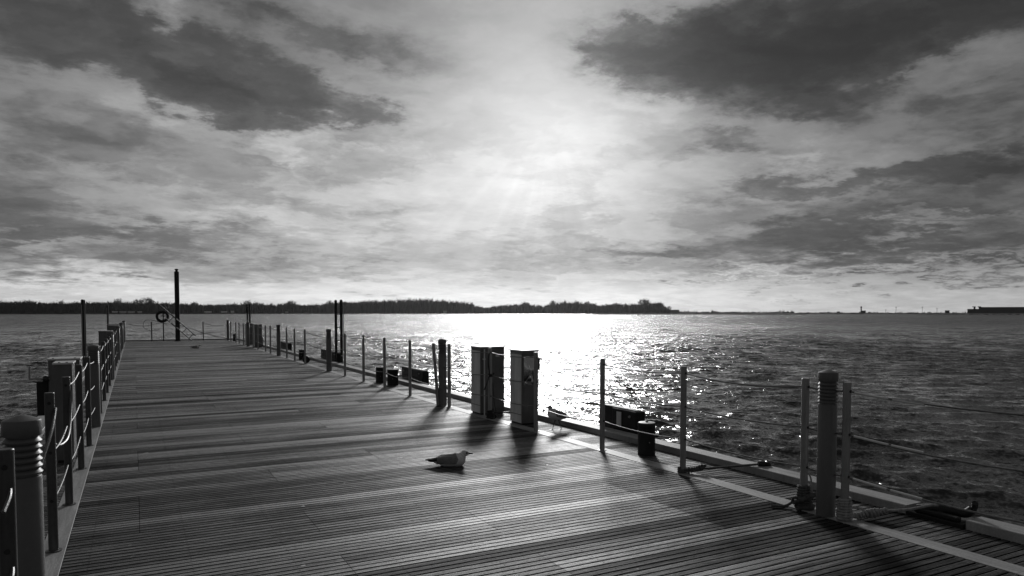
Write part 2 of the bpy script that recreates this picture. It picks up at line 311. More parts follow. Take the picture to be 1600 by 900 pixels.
# ------------------------------------------------------------------ mesh helpers
def link(o): SC.collection.objects.link(o); return o
class MB:
    def __init__(s): s.v = []; s.f = []; s.mi = []; s.sm = []
    def add(s, vs, fs, mi=0, smooth=False):
        n = len(s.v); s.v += [tuple(q) for q in vs]
        for f in fs: s.f.append([n+i for i in f]); s.mi.append(mi); s.sm.append(smooth)
    def box(s, c, d, mi=0, rot=0.0, bev=0.0, M=None):
        bm = bmesh.new(); bmesh.ops.create_cube(bm, size=1.0)
        bmesh.ops.scale(bm, vec=d, verts=bm.verts)
        if bev: bmesh.ops.bevel(bm, geom=bm.edges[:], offset=bev, segments=2, affect='EDGES', profile=.5)
        T = Matrix.Translation(c) @ (M if M is not None else Matrix.Rotation(rot, 4, 'Z'))
        bmesh.ops.transform(bm, matrix=T, verts=bm.verts)
        bm.verts.index_update(); s.add([v.co for v in bm.verts], [[v.index for v in f.verts] for f in bm.faces], mi); bm.free()
    def b2(s, lo, hi, mi=0, bev=0.0):
        s.box([(a+b)/2 for a, b in zip(lo, hi)], [b-a for a, b in zip(lo, hi)], mi, 0, bev)
    def lathe(s, prof, c=(0, 0, 0), n=24, mi=0, smooth=True, M=None):
        vs = []; fs = []
        for r, z in prof:
            for k in range(n):
                a = 2*math.pi*k/n; p = Vector((r*math.cos(a), r*math.sin(a), z))
                if M is not None: p = M @ p
                vs.append(p+Vector(c))
        for i in range(len(prof)-1):
            for k in range(n):
                fs.append([i*n+k, i*n+(k+1) % n, (i+1)*n+(k+1) % n, (i+1)*n+k])
        s.add(vs, fs, mi, smooth)
        s.add(vs[:n], [list(range(n))[::-1]], mi); s.add(vs[-n:], [list(range(n))], mi)
    def tube(s, pts, r, n=8, mi=0, smooth=True, cap=True):
        pts = [Vector(p) for p in pts]; m = len(pts); rs = r if isinstance(r, (list, tuple)) else [r]*m
        vs = []; fs = []; up = Vector((0, 0, 1)); prev = None
        for i, p in enumerate(pts):
            t = (pts[min(i+1, m-1)]-pts[max(i-1, 0)]).normalized()
            if prev is None:
                u = t.cross(up) if abs(t.dot(up)) < .95 else t.cross(Vector((1, 0, 0)))
            else: u = prev - t*prev.dot(t)
            u.normalize(); prev = u; w = t.cross(u)
            for k in range(n):
                a = 2*math.pi*k/n; vs.append(p+(u*math.cos(a)+w*math.sin(a))*rs[i])
        for i in range(m-1):
            for k in range(n): fs.append([i*n+k, i*n+(k+1) % n, (i+1)*n+(k+1) % n, (i+1)*n+k])
        s.add(vs, fs, mi, smooth)
        if cap: s.add(vs[:n], [list(range(n))[::-1]], mi); s.add(vs[-n:], [list(range(n))], mi)
    def build(s, name, mats, parent=None, origin=None):
        me = bpy.data.meshes.new(name)
        o0 = Vector(origin) if origin is not None else Vector((0, 0, 0))
        me.from_pydata([tuple(Vector(v)-o0) for v in s.v], [], s.f)
        mats = mats if isinstance(mats, (list, tuple)) else [mats]
        for q in mats: me.materials.append(q)
        me.polygons.foreach_set('material_index', s.mi); me.polygons.foreach_set('use_smooth', s.sm)
        me.update()
        if any(s.sm): me.set_sharp_from_angle(angle=R(38))
        o = link(bpy.data.objects.new(name, me)); o.location = o0
        if parent is not None: o.parent = parent
        return o
def tag(o, label=None, cat=None, group=None, kind=None):
    for k, v in (('label', label), ('category', cat), ('group', group), ('kind', kind)):
        if v: o[k] = v
    return o
def empty(name, loc, label=None, cat=None, group=None, rz=0.0):
    o = link(bpy.data.objects.new(name, None)); o.location = loc; o.rotation_euler = (0, 0, rz); o.empty_display_size = .2
    return tag(o, label, cat, group)
def dup(root, loc, rz, label, group):
    r = root.copy(); SC.collection.objects.link(r); r.location = loc; r.rotation_euler = (0, 0, rz)
    r['label'] = label
    if group: r['group'] = group
    for ch in list(root.children):
        c = ch.copy(); SC.collection.objects.link(c); c.parent = r
        for g in list(ch.children):
            d = g.copy(); SC.collection.objects.link(d); d.parent = c
    return r

# ------------------------------------------------------------------ setting
WL = -1.3
def RX(Y):   # line of the right hand rail, it bows very slightly
    return float(np.interp(Y, [2, 5.5, 8.5, 10.5, 14, 46], [4.93, 4.92, 4.86, 4.80, 4.76, 4.80]))
def strip_in(Y): return RX(Y)-.055
def strip_out(Y): return RX(Y)+.115
def curb_in(Y): return RX(Y)+.62
def curb_out(Y): return RX(Y)+.83
Y0, Y1 = -10.0, 45.3
LXI, LXO, LCI, LCO = -.455, -.605, -1.12, -1.33

def ribbed(x0f, x1f):
    mb = MB(); y = math.floor(Y0/RIB)*RIB; prof = []
    k = round(y/RIB)
    while y < Y1:
        gap = (k % 3 == 0); w = .0075 if gap else .0045; d = -.022 if gap else -.006
        prof += [(y+w, d), (y+w+.0015, -.0008), (y+w+.004, 0), (y+RIB-w-.004, 0), (y+RIB-w-.0015, -.0008), (y+RIB-w, (-.022 if (k+1) % 3 == 0 else -.006))]
        y += RIB; k += 1
    vs = []; fs = []
    for py, pz in prof:
        vs += [(x0f(py), py, pz), (x1f(py), py, pz)]
    for i in range(len(prof)-1): fs.append([2*i, 2*i+1, 2*i+3, 2*i+2])
    mb.add(vs, fs); return mb
tag(ribbed(lambda y: LXI+.003, lambda y: strip_in(y)-.003).build('pier_deck', DECK), kind='structure')
tag(ribbed(lambda y: strip_out(y)+.003, lambda y: curb_in(y)+.01).build('side_deck', DECK), kind='structure')
tag(ribbed(lambda y: LCI-.01, lambda y: LXO-.003).build('side_deck', DECK), kind='structure')
def band(f0, f1, z0, z1, name, m, ya=Y0, yb=Y1, step=.8, bev=.006):
    mb = MB(); ys = list(np.linspace(ya, yb, max(2, int((yb-ya)/step)+1)))
    vs = []; fs = []
    for y in ys:
        a, b = f0(y), f1(y)
        sec = [(a, z0), (a, z1-bev), (a+bev, z1), (b-bev, z1), (b, z1-bev), (b, z0)]
        vs += [(x, y, z) for x, z in sec]
    n = 6
    for i in range(len(ys)-1):
        for k in range(n): fs.append([i*n+k, i*n+(k+1) % n, (i+1)*n+(k+1) % n, (i+1)*n+k][::-1])
    fs.append(list(range(n))); fs.append([len(vs)-n+k for k in range(n)][::-1])
    mb.add(vs, fs); return tag(mb.build(name, m), kind='structure')
band(strip_in, strip_out, -.04, .004, 'edge_strip', STRIP, bev=.0015)
band(lambda y: LXO, lambda y: LXI, -.04, .004, 'edge_strip', STRIP, bev=.0015)
# the right kerb has a notch for the mooring bracket
g0 = at(1500, 815, .07).y; g1 = at(1412, 790, .07).y
band(curb_in, curb_out, -.05, .07, 'kerb', KERB, Y0, g0)
band(curb_in, curb_out, -.05, .07, 'kerb', KERB, g1, Y1+.03)
band(lambda y: LCO, lambda y: LCI, -.05, .07, 'kerb', KERB, Y0, Y1+.03)
mb = MB(); mb.b2((LCO, Y1+.03, -.05), (curb_out(Y1), Y1+.24, .07), bev=.006); tag(mb.build('kerb', KERB), kind='structure')
band(lambda y: LCO+.03, lambda y: curb_out(y)-.03, -.9, -.03, 'pier_hull', CONC, Y0, Y1+.2)

# water: one sheet of real waves, fine in front of the pier and coarse elsewhere, out to the horizon
def make_water():
    rr = np.concatenate([np.linspace(.3, 7.5, 24, endpoint=False), np.geomspace(7.5, 2650, 1080)])
    fr = np.linspace(YAW-R(48), YAW+R(48), 900)
    rest = np.linspace(YAW+R(48), YAW-R(48)+2*math.pi, 70)[1:-1]
    th = np.concatenate([fr, rest]); nr, na = len(rr), len(th)
    RRm, TH = np.meshgrid(rr, th, indexing='ij')
    X = (RRm*np.sin(TH)).ravel().astype(np.float64); Y = (RRm*np.cos(TH)).ravel()
    cell = np.maximum(np.gradient(rr)[:, None]*np.ones(na)[None, :], 0.0).ravel()
    Z = np.zeros_like(X); DX = np.zeros_like(X); DY = np.zeros_like(X)
    rng = np.random.RandomState(3)
    wind = SUN_AZ + math.pi + R(18)            # the waves come in from the far right
    for i in range(90):
        lam = .20*(2.4/.20)**rng.rand(); k = 2*math.pi/lam
        ang = wind + rng.randn()*.55; amp = .0062*lam**.9*rng.uniform(.5, 1.3)*(1.0 if lam < 1.8 else .75)
        kx, ky = math.sin(ang)*k, math.cos(ang)*k; ph = rng.rand()*6.283
        fade = np.clip(lam/(cell*3.0)-.6, 0, 1)
        a = kx*X+ky*Y+ph; s_ = np.sin(a); c_ = np.cos(a)
        Z += amp*fade*c_; DX -= .9*amp*fade*s_*math.sin(ang); DY -= .9*amp*fade*s_*math.cos(ang)
    # gusts make rougher and calmer patches
    g = .75+.25*np.sin(X*.11+Y*.05+1.3*np.sin(Y*.07))+.15*np.sin(X*.31-Y*.23)
    flat = np.clip((RRm.ravel()-1.0)/3.0, 0, 1)
    Z *= g*flat; co = np.stack([X+DX*flat, Y+DY*flat, Z+WL], 1).astype(np.float32)
    idx = np.arange(nr*na).reshape(nr, na); nx = np.roll(idx, -1, axis=1)
    q = np.stack([idx[:-1], nx[:-1], nx[1:], idx[1:]], -1).reshape(-1, 4)[:, ::-1]
    me = bpy.data.meshes.new('lake_water'); me.vertices.add(len(co)); me.vertices.foreach_set('co', co.ravel())
    me.loops.add(q.size); me.loops.foreach_set('vertex_index', q.ravel().astype(np.int32))
    me.polygons.add(len(q)); me.polygons.foreach_set('loop_start', np.arange(0, q.size, 4, dtype=np.int32))
    me.polygons.foreach_set('loop_total', np.full(len(q), 4, dtype=np.int32)); me.update(calc_edges=True)
    me.polygons.foreach_set('use_smooth', np.ones(len(q), dtype=bool)); me.materials.append(WATER)
    o = link(bpy.data.objects.new('lake_water', me)); tag(o, kind='structure')
make_water()

# far shores
SH = 1250.0; SH2 = 820.0
def shore(px0, px1, D, depth, ztop, name='far_shore', rough=.5, step=6):
    mb = MB(); n = int((px1-px0)/step)+1; vs = []; fs = []
    for i in range(n):
        px = px0+(px1-px0)*i/(n-1); e = min(1, min(i, n-1-i)/3+.15)
        d = D+random.uniform(-4, 4); zt = (ztop+random.uniform(-rough, rough))
        for dd, z in ((0, -3.0), (0, WL+.1), (6, WL+(zt-WL)*e), (depth, WL+(zt-WL)*e), (depth, -3.0)): 
            vs.append(at_dist(px, d+dd, z))
    for i in range(n-1):
        for k in range(4): fs.append([i*5+k, i*5+k+1, (i+1)*5+k+1, (i+1)*5+k])
    mb.add(vs, fs); return tag(mb.build(name, HULL), kind='structure')
shore(-260, 1300, SH, 250, .4)
shore(1180, 1900, 1150, 250, .2)
shore(918, 1268, SH2, 14, -.15, 'breakwater', .2)
shore(1430, 1900, 900, 60, -.1, 'far_shore', .2)

prof = [(-250, 474), (-60, 473), (0, 472.5), (60, 473.5), (100, 474.5), (128, 473), (180, 473), (228, 473), (245, 473), (290, 474.5), (330, 475.5), (360, 474.5), (390, 473), (420, 475), (440, 474), (455, 472.5), (470, 475.5), (500, 474.5), (520, 472), (540, 470.5), (580, 468.5), (640, 466), (670, 465.5), (700, 467.5), (725, 470.5), (738, 473), (748, 478.5), (762, 479.5), (780, 476), (800, 474.5), (820, 472.5), (835, 474.5), (850, 477), (865, 472.5), (880, 471), (920, 471.5), (935, 475), (960, 474), (1000, 472.5), (1010, 470), (1025, 471), (1038, 476), (1046, 484)]
pxs = [p[0] for p in prof]; pys = [p[1] for p in prof]
def wood(px0, px1, D, name, label, step=4.2, rows=3, topj=1.5):
    mb = MB(); px = px0
    while px < px1:
        for r_ in range(rows):
            q = px+random.uniform(-2, 2); py = np.interp(q, pxs, pys)
            h = (HOR-py)*D/F*(1.0-.10*r_)*random.uniform(.84, 1.0)+H-WL-.8
            w = random.uniform(3.2, 5.5); d = D+8+r_*16+random.uniform(-6, 6); c = at_dist(q, d, WL+.8)
            # dense lower mass
            n = 7; vs = []; fs = []; lev = [(0, .9), (.3, 1.1), (.6, .95), (.78, .6), (.88, .12)]
            for lz, lr in lev:
                for k in range(n):
                    a = 6.283*k/n; j = random.uniform(.7, 1.25)
                    vs.append((c.x+math.cos(a)*w*lr*j, c.y+math.sin(a)*w*lr*j, c.z+h*lz*random.uniform(.95, 1.04)))
            for i in range(len(lev)-1):
                for k in range(n): fs.append([i*n+k, i*n+(k+1) % n, (i+1)*n+(k+1) % n, (i+1)*n+k])
            mb.add(vs, fs)
            # twigs breaking the outline
            for _ in range(34):
                a = random.uniform(0, 6.283); rr_ = w*random.uniform(.1, 1.1); z0 = h*random.uniform(.5, .88)
                x0, y0 = c.x+math.cos(a)*rr_*.7, c.y+math.sin(a)*rr_*.7
                L = h*random.uniform(.14, .34); tx, ty = math.cos(a)*L*.45, math.sin(a)*L*.45; wd = random.uniform(.2, .5)
                mb.add([(x0-wd, y0, c.z+z0), (x0+wd, y0+wd*.4, c.z+z0), (x0+tx, y0+ty, min(c.z+z0+L, c.z+h*random.uniform(1.0, 1.16)))], [[0, 1, 2]])
        px += step
    return tag(mb.build(name, TREE), label, 'woodland', kind='stuff')
wood(-250, 536, SH, 'woodland', 'dark even belt of leafless trees along the left far shore')
wood(528, 750, SH-30, 'woodland', 'tall dense leafless wood with a domed top in the middle of the far shore', 3.6, 4)
wood(750, 1046, SH, 'woodland', 'low bushy woodland right of the domed wood, ending before the low shed')

def bare_tree(px, D, top, spread, label, seed, lean=0.0, pyb=HOR+1, dens=1.0):
    dens = .42*(spread/9.5)**1.3
    rnd = random.Random(seed); h = (HOR-top)*D/F+H-WL; c = at_dist(px, D-4, WL+.6); W = spread*D/F
    root = empty('bare_tree', c, label, 'tree', 'bare trees standing out of the far shore woods')
    mt = MB(); mc = MB(); th = h*.30
    mt.tube([(0, 0, -.3), (0, 0, th*.5), (lean, 0, th)], [.75, .6, .5], 7)
    cz = h*.56; rz_ = h*.40; limbs = []
    for k in range(11):                       # limbs fan out from the trunk
        a = 6.283*k/11+rnd.uniform(-.3, .3); u_ = rnd.uniform(.2, 1)
        tip = Vector((lean+math.cos(a)*W*.8*u_, math.sin(a)*W*.8*u_, cz+rz_*.55*math.sqrt(max(0, 1-u_*u_*.9))))
        st = Vector((lean*.8, 0, th*rnd.uniform(.7, 1.05))); mid = st.lerp(tip, .5)+Vector((math.cos(a)*W*.12, math.sin(a)*W*.12, -h*.03))
        mc.tube([st, mid, tip], [.34, .22, .10], 5, cap=False); limbs.append((st, mid, tip))
    for k in range(int(300*dens)):            # twigs fill the rounded crown
        a = rnd.uniform(0, 6.283); ph = rnd.uniform(-1.0, 1.5); r_ = rnd.uniform(.5, 1.0)*(.80+.32*math.sin(a*2+seed)*math.cos(ph*3+seed*1.7)*.5+rnd.uniform(-.1, .12))
        tip = Vector((lean+math.cos(a)*math.cos(ph)*W*r_, math.sin(a)*math.cos(ph)*W*r_, cz+math.sin(ph)*rz_*r_))
        st, mid, tp_ = min((rnd.choice(limbs) for _ in range(4)), key=lambda q: (q[2]-tip).length)
        o_ = mid.lerp(tp_, rnd.uniform(0, 1)); md = o_.lerp(tip, .5)+Vector((rnd.uniform(-1, 1), rnd.uniform(-1, 1), rnd.uniform(-.5, 1)))*W*.06
        mc.tube([o_, md, tip], [.15, .12, .08], 3, cap=False)
        mc.tube([md, md.lerp(tip, .6)+Vector((rnd.uniform(-1, 1), rnd.uniform(-1, 1), rnd.uniform(0, 1)))*W*.12], [.10, .06], 3, cap=False)
    mt.build('trunk', TREE, root); mc.build('crown', TREE, root)
for i, (px, top, sp, lb) in enumerate([
    (44, 469, 9, 'small bare tree poking out of the woods near the left edge of the view'),
    (95, 469.5, 9, 'small bare tree rising just left of the leftmost tall ladder'),
    (185, 466, 11, 'spindly bare tree just right of the far left ladder'),
    (214, 466, 10, 'loose bare tree directly left of the widest bare tree of the left shore'),
    (231, 463.5, 15, 'widest round crowned bare tree on the left shore, left of the pile'),
    (304, 470, 9, 'thin bare tree just right of the big mooring pile'),
    (387, 467.5, 11, 'bare fan shaped tree behind the far ladder on the right side'),
    (400, 469, 8, 'smaller bare tree joined to the right of the fan shaped one'),
    (455, 467, 12, 'bare tree with a broad twiggy crown between the two right-hand ladders'),
    (515, 467, 10, 'bare tree immediately left of the near right ladder'),
    (820, 469, 13, 'round topped bare tree standing alone right of the domed wood'),
    (864, 465.5, 10, 'leftmost of the row of pale twiggy trees right of the sun track'),
    (882, 466.5, 10, 'second of the row of pale twiggy trees right of the sun track'),
    (901, 467, 10, 'third of the row of pale twiggy trees right of the sun track'),
    (918, 467.5, 10, 'rightmost of the row of pale twiggy trees right of the sun track'),
    (962, 471, 12, 'low spreading bare tree between the pale row and the tallest tree'),
    (1007, 463, 15, 'tallest bare tree with a big round crown near the right end of the woods'),
    (1030, 469.5, 12, 'wide bare tree at the right end of the woods, beside the tallest one'),
    (1046, 476, 5, 'little bare tree standing over the low shed roof')]):
    bare_tree(px, SH-12, top, sp, lb, 311+i*7)

# scrub and things on the low right shore
mb = MB()
for i in range(230):
    px = random.uniform(1052, 1240); hh = random.choice((1.5, 2.2, 3.0, 4.2))*random.uniform(.6, 1.2)*(1.2 if px < 1120 or 1215 < px else .8)
    c = at_dist(px, SH+random.uniform(0, 60), 0)
    for _ in range(7):
        w = random.uniform(.3, 1.1); x0 = c.x+random.uniform(-2, 2); y0 = c.y+random.uniform(-2, 2)
        mb.add([(x0-w, y0, -.4), (x0+w, y0, -.4), (x0+random.uniform(-.6, .6), y0, .3+hh*random.uniform(.5, 1))], [[0, 1, 2]])
tag(mb.build('scrub', TREE), 'ragged low scrub on the flat shore right of the woods', 'scrub', kind='stuff')
mb = MB()
for i in range(260):
    px = random.uniform(1245, 1900); c = at_dist(px, 1160+random.uniform(0, 60), 0); hh = random.choice((.7, 1, 1.6, 2.6))
    for _ in range(4):
        w = random.uniform(.5, 1.6); x0 = c.x+random.uniform(-3, 3); y0 = c.y+random.uniform(-3, 3)
        mb.add([(x0-w, y0, -.4), (x0+w, y0, -.4), (x0+random.uniform(-.6, .6), y0, .2+hh*random.uniform(.5, 1))], [[0, 1, 2]])
tag(mb.build('scrub', TREE), 'thin broken line of scrub along the far right shore', 'scrub', kind='stuff')

def facing(px): return -math.atan2(*ray(px, HOR)[:2])
def house(px, D, w, h, rh, label, wall=WALLM, roof=ROOFM, base=.3, dpt=5.0, cat='house', gable=True, nwin=3):
    c = at_dist(px, D, base-.2); W = w*D/F
    root = empty('building', c, label, cat, None, facing(px))
    m1 = MB(); m1.b2((-W/2, -dpt/2, 0), (W/2, dpt/2, h)); m1.build('wall', wall, root)
    m2 = MB()
    if gable:
        e = .3; m2.add([(-W/2-e, -dpt/2-e, h), (W/2+e, -dpt/2-e, h), (W/2+e, dpt/2+e, h), (-W/2-e, dpt/2+e, h), (-W/2-e, 0, h+rh), (W/2+e, 0, h+rh)],
            [[0, 1, 5, 4], [2, 3, 4, 5], [0, 4, 3], [1, 2, 5], [0, 3, 2, 1]])
    else: m2.b2((-W/2-.3, -dpt/2-.3, h+.003), (W/2+.3, dpt/2+.3, h+rh))
    m2.build('roof', roof, root)
    for k in range(nwin):
        mw = MB(); xx = -W/2+W*(k+.5)/nwin; mw.b2((xx-.5, -dpt/2-.05, h*.35), (xx+.5, -dpt/2-.003, h*.8)); mw.build('window', DARKB, root)
    return root
SHF = SH-10
house(180, SHF, 7, 1.7, 1.0, 'leftmost white waterside cottage under the dark woods', WHITE, WHITE)
house(192, SHF, 8, 1.5, .9, 'second white waterside cottage from the left under the woods', WHITE, WHITE)
house(205, SHF, 8, 1.6, .8, 'third white waterside cottage from the left under the woods', WHITE, WHITE)
house(218, SHF, 6, 1.5, 1.0, 'fourth white waterside cottage from the left, nearest the life ring', WHITE, WHITE)
house(325, SHF, 9, 1.7, .9, 'white waterside cottage just right of the big mooring pile', WHITE, WHITE)
house(350, SHF, 8, 1.7, 1.1, 'white cottage straight above the far right corner of the pier', WHITE, WHITE)
house(363, SHF, 4, 2.2, 1.1, 'small bright white boathouse left of the far ladder', WHITE, WHITE, nwin=1)
house(448, SHF, 4, 1.6, .9, 'tiny pale cottage on the shore between the right-hand ladders', WALLM, ROOFM)
house(695, SHF-20, 5, 2.4, 1.2, 'tiny pale house at the foot of the domed wood', WALLM, ROOFM)
house(1053, SHF, 15, 3.4, 2.0, 'low dark shed with a long sloping roof at the right end of the woods', DARKB, DARKB, dpt=9)
house(1349, 1145, 6, 3.2, .4, 'small dark square hut beside the striped light tower', DARKB, DARKB, gable=False, nwin=2)
house(1310, 1145, 4, 2.0, .3, 'tiny dark hut standing alone left of the light tower', DARKB, DARKB, gable=False, nwin=1)
house(1480, 1145, 5, 2.6, 1.2, 'small dark gabled building between the mast and the terminal', DARKB, DARKB, nwin=2)
house(1530, 990, 26, 4.6, .5, 'dark lower wing of the terminal with two stubby towers in front', DARKB, DARKB, gable=False, nwin=8)
house(1585, 985, 76, 6.4, .8, 'long low flat roofed terminal at the right edge of the far shore', DARKB, DARKB, gable=False, nwin=14)
house(1660, 985, 60, 5.0, .8, 'lower flat roofed annex beyond the long terminal', DARKB, DARKB, gable=False, nwin=8)
for px, lb in ((1522.5, 'left stubby slanted tower beside the far terminal'), (1531, 'right stubby slanted tower beside the far terminal')):
    c = at_dist(px, 975, 0); m = MB(); m.box((c.x, c.y, 3.6), (1.9, 1.9, 7.6), rot=facing(px)); m.box((c.x-1.0, c.y, 7.6), (3.4, 2.4, .9), rot=facing(px))
    tag(m.build('tower', DARKB, origin=(c.x, c.y, 0)), lb, 'tower')
c = at_dist(1345.5, 1140, 0)
root = empty('light_tower', c, 'slim black and white banded light tower on the far right shore', 'tower')
m = MB(); m.lathe([(.9, 0), (.75, 8)], n=12); m.build('shaft', DARKB, root)
for z in (3.9, 6.3): m = MB(); m.lathe([(.93, z), (.90, z+1.2)], n=12); m.build('band', WHITE, root)
m = MB(); m.lathe([(1.2, 8.003), (1.2, 9.0), (.4, 9.8)], n=12); m.build('lantern', DARKB, root)
for px, tp, lb in ((1400, 480, 'thin mast with a crossbar on the far right shore'), (1441, 480, 'banded thin mast right of the crossbar mast'), (1464, 482, 'short thin pole left of the terminal'), (1384, 484, 'short pole left of the crossbar mast')):
    c = at_dist(px, 1145, 0); hh = (HOR-tp)*1145/F+H; m = MB(); m.tube([(c.x, c.y, -.2), (c.x, c.y, hh)], .22, 6)
    m.box((c.x, c.y, hh*.86), (2.6, .3, .35), rot=facing(px)); tag(m.build('mast', DARKB, origin=(c.x, c.y, 0)), lb, 'mast')
for px, D, lb in ((669, 620, 'small dark channel buoy in the bright water below the domed wood'), (997, 520, 'small dark channel buoy in front of the breakwater')):
    c = at_dist(px, D, WL); root = empty('channel_buoy', c, lb, 'buoy', 'channel buoys')
    m = MB(); m.lathe([(.55, -.4), (.7, 0), (.65, .5), (.2, .7)], n=12); m.build('float', IRON, root)
    m = MB(); m.tube([(0, 0, .6), (0, 0, 2.4)], [.16, .1], 6); m.lathe([(.28, 2.4), (.05, 2.9)], n=8); m.build('top_mark', IRON, root)

# ------------------------------------------------------------------ haze
mb = MB(); mb.box((0, 0, (-2.6+34)/2), (5600, 5600, 36.6))
# (the water sheet ends inside the haze far beyond the shores)
hz_m = bpy.data.materials.new('haze_air'); hz_m.use_nodes = True; ht = NT(hz_m.node_tree); ht.n.clear()
ho = ht.add('ShaderNodeOutputMaterial'); hv = ht.add('ShaderNodeVolumePrincipled'); ht.l.new(hv.outputs[0], ho.inputs['Volume'])
hv.inputs['Color'].default_value = (.9, .9, .9, 1); hv.inputs['Density'].default_value = .000036; hv.inputs['Anisotropy'].default_value = .84
HAZE = True
if HAZE:
    for i, v in enumerate(mb.v): pass
    hzo = tag(mb.build('haze', hz_m), 'thin bright haze lying over the lake', 'haze', kind='stuff')

# ------------------------------------------------------------------ railing posts
ORD = ['first', 'second', 'third', 'fourth', 'fifth', 'sixth', 'seventh', 'eighth', 'ninth', 'tenth', 'eleventh', 'twelfth', 'thirteenth', 'fourteenth', 'fifteenth', 'sixteenth', 'seventeenth', 'eighteenth', 'nineteenth', 'twentieth', 'twenty-first', 'twenty-second', 'twenty-third', 'twenty-fourth', 'twenty-fifth', 'twenty-sixth', 'twenty-seventh']
HT = (1.03, .69, .356)
def make_post(loc, label, group, sm=STEEL):
    root = empty('railing_post', loc, label, 'railing post', group)
    m = MB(); m.lathe([(.0305, .006), (.0305, 1.096), (.027, 1.10), (.024, 1.10)], n=20); m.build('tube', sm, root)
    m = MB(); m.lathe([(.052, .0045), (.052, .010), (.034, .012)], n=20); m.build('base_flange', sm, root)
    for z in HT:
        m = MB(); m.lathe([(.011, -.036), (.011, .036)], (0, 0, z), 10, M=Matrix.Rotation(R(90), 4, 'X')); m.build('cable_eye', IRON, root)
    return root
RY = [3.67, 4.06, 5.54, 6.92, 8.45, 9.80, 11.34, 13.26, 14.85, 16.46, 18.15, 23.04, 24.71, 26.12, 29.6, 30.81, 32.88, 34.34, 37.6, 39.34, 40.66, 42.99]
LY = [3.46, 5.75, 7.09, 8.66, 10.12, 13.3, 15.15, 16.62, 18.2, 19.69, 22.9, 24.6, 26.2, 29.4, 30.9, 32.8, 34.5, 37.6, 39.3, 41.0, 43.0]
proto = None
for i, y in enumerate([1.9, .3]+RY):
    loc = (RX(y), y, 0)
    if i < 2: lb = ['x', 'round steel railing post right of the camera'][i]
    else: lb = ORD[i-2]+' slim steel railing post from the near end of the right-hand railing'
    if y == 3.67: lb = 'railing post with braided rope at its foot, right of the big louvred lamp'
    if y == 4.06: lb = 'railing post with a dark rope bundle at its foot, left of the big louvred lamp'
    if y == 5.54: lb = 'steel railing post with a mooring line knotted at its foot, right-hand railing'
    if y == 6.92: lb = 'steel railing post in front of the black fender with the white plate'
    if y == 8.45: lb = 'steel railing post directly in front of the cabinet with the shiny recess'
    if y == 9.80: lb = 'steel railing post tangled with straps in front of the wide cabinet'
    if y < 3: continue
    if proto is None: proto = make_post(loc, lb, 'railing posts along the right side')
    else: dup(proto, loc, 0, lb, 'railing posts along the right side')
for i, y in enumerate(LY):
    lb = ORD[i]+' slim steel railing post from the near end of the left-hand railing'
    if i == 0: lb = 'nearest railing post, cut by the left edge of the view'
    if i == 1: lb = 'railing post with a broken cable end, just right of the near left lamp'
    if i == 2: lb = 'railing post with a loose sagging cable in front of the left cabinets'
    if i == 0: protoL = make_post((-.47, y, 0), lb, 'railing posts along the left side', STEEL_BACKLIT)
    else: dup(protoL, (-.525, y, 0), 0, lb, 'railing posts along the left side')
# leaning spare post against the third lamp
root = empty('leaning_post', (RX(11.9)-.03, 11.62, .0), 'slim post leaning against the louvred lamp beside the wide cabinet', 'railing post')
m = MB(); p0 = at(684.5, 633.5); p1 = on_y(677, 536, p0.y+.02); m.tube([p0-root.location+Vector((0, 0, .004)), p1-root.location], .029, 14); m.build('tube', STEEL, root)
# end railing
EY = 45.05
for px, tp, lb in ((237, 503, 'railing post at the pier end left of the life ring'), (317.5, 502, 'railing post at the pier end right of the big pile')):
    X = on_y(px, 520, EY).x; dup(protoL, (X, EY, 0), R(90), lb, 'railing posts along the pier end')

# cables
def cable(side, z, name_lb, cat='railing cable'):
    ys = sorted([1.9]+(RY if side == 'R' else LY)); fx = RX if side == 'R' else (lambda y: -.525)
    pts = []; rnd = random.Random(int(z*100)+(5 if side == 'R' else 9))
    if side == 'L' : ys = [y for y in ys if y >= 7]
    if side == 'L' and z < 1: ys = [5.75]+ys
    for a, b in zip(ys[:-1], ys[1:]):
        sag = (b-a)*rnd.uniform(.018, .032); n = 8 if a < 15 else 4
        for k in range(n): t = k/n; pts.append((fx(a+(b-a)*t)*1.0, a+(b-a)*t, z-4*sag*t*(1-t)))
    pts.append((fx(ys[-1]), ys[-1], z))
    m = MB(); m.tube(pts, .0065, 6)
    return tag(m.build('railing_cable', CABLE, origin=pts[0]), name_lb, cat, 'steel cables of the side railings')
cR = [cable('R', z, w+' steel cable of the right-hand railing') for z, w in zip(HT, ('topmost', 'middle', 'lowest'))]
cL = [cable('L', z, w+' steel cable of the left-hand railing') for z, w in zip(HT, ('topmost', 'middle', 'lowest'))]
# bright turnbuckle sleeves in the nearest span
for o, z in zip(cR, HT):
    for a, b in ((3.60, 3.32), (3.29, 3.05)):
        t0, t1 = (3.67-a)/1.77, (3.67-b)/1.77; s_ = .045
        m = MB(); m.tube([Vector((RX(a), a, z-4*s_*t0*(1-t0)*.9))-o.location, Vector((RX(b), b, z-4*s_*t1*(1-t1)*.9))-o.location], .0095, 8); m.build('turnbuckle', WHITE, o)
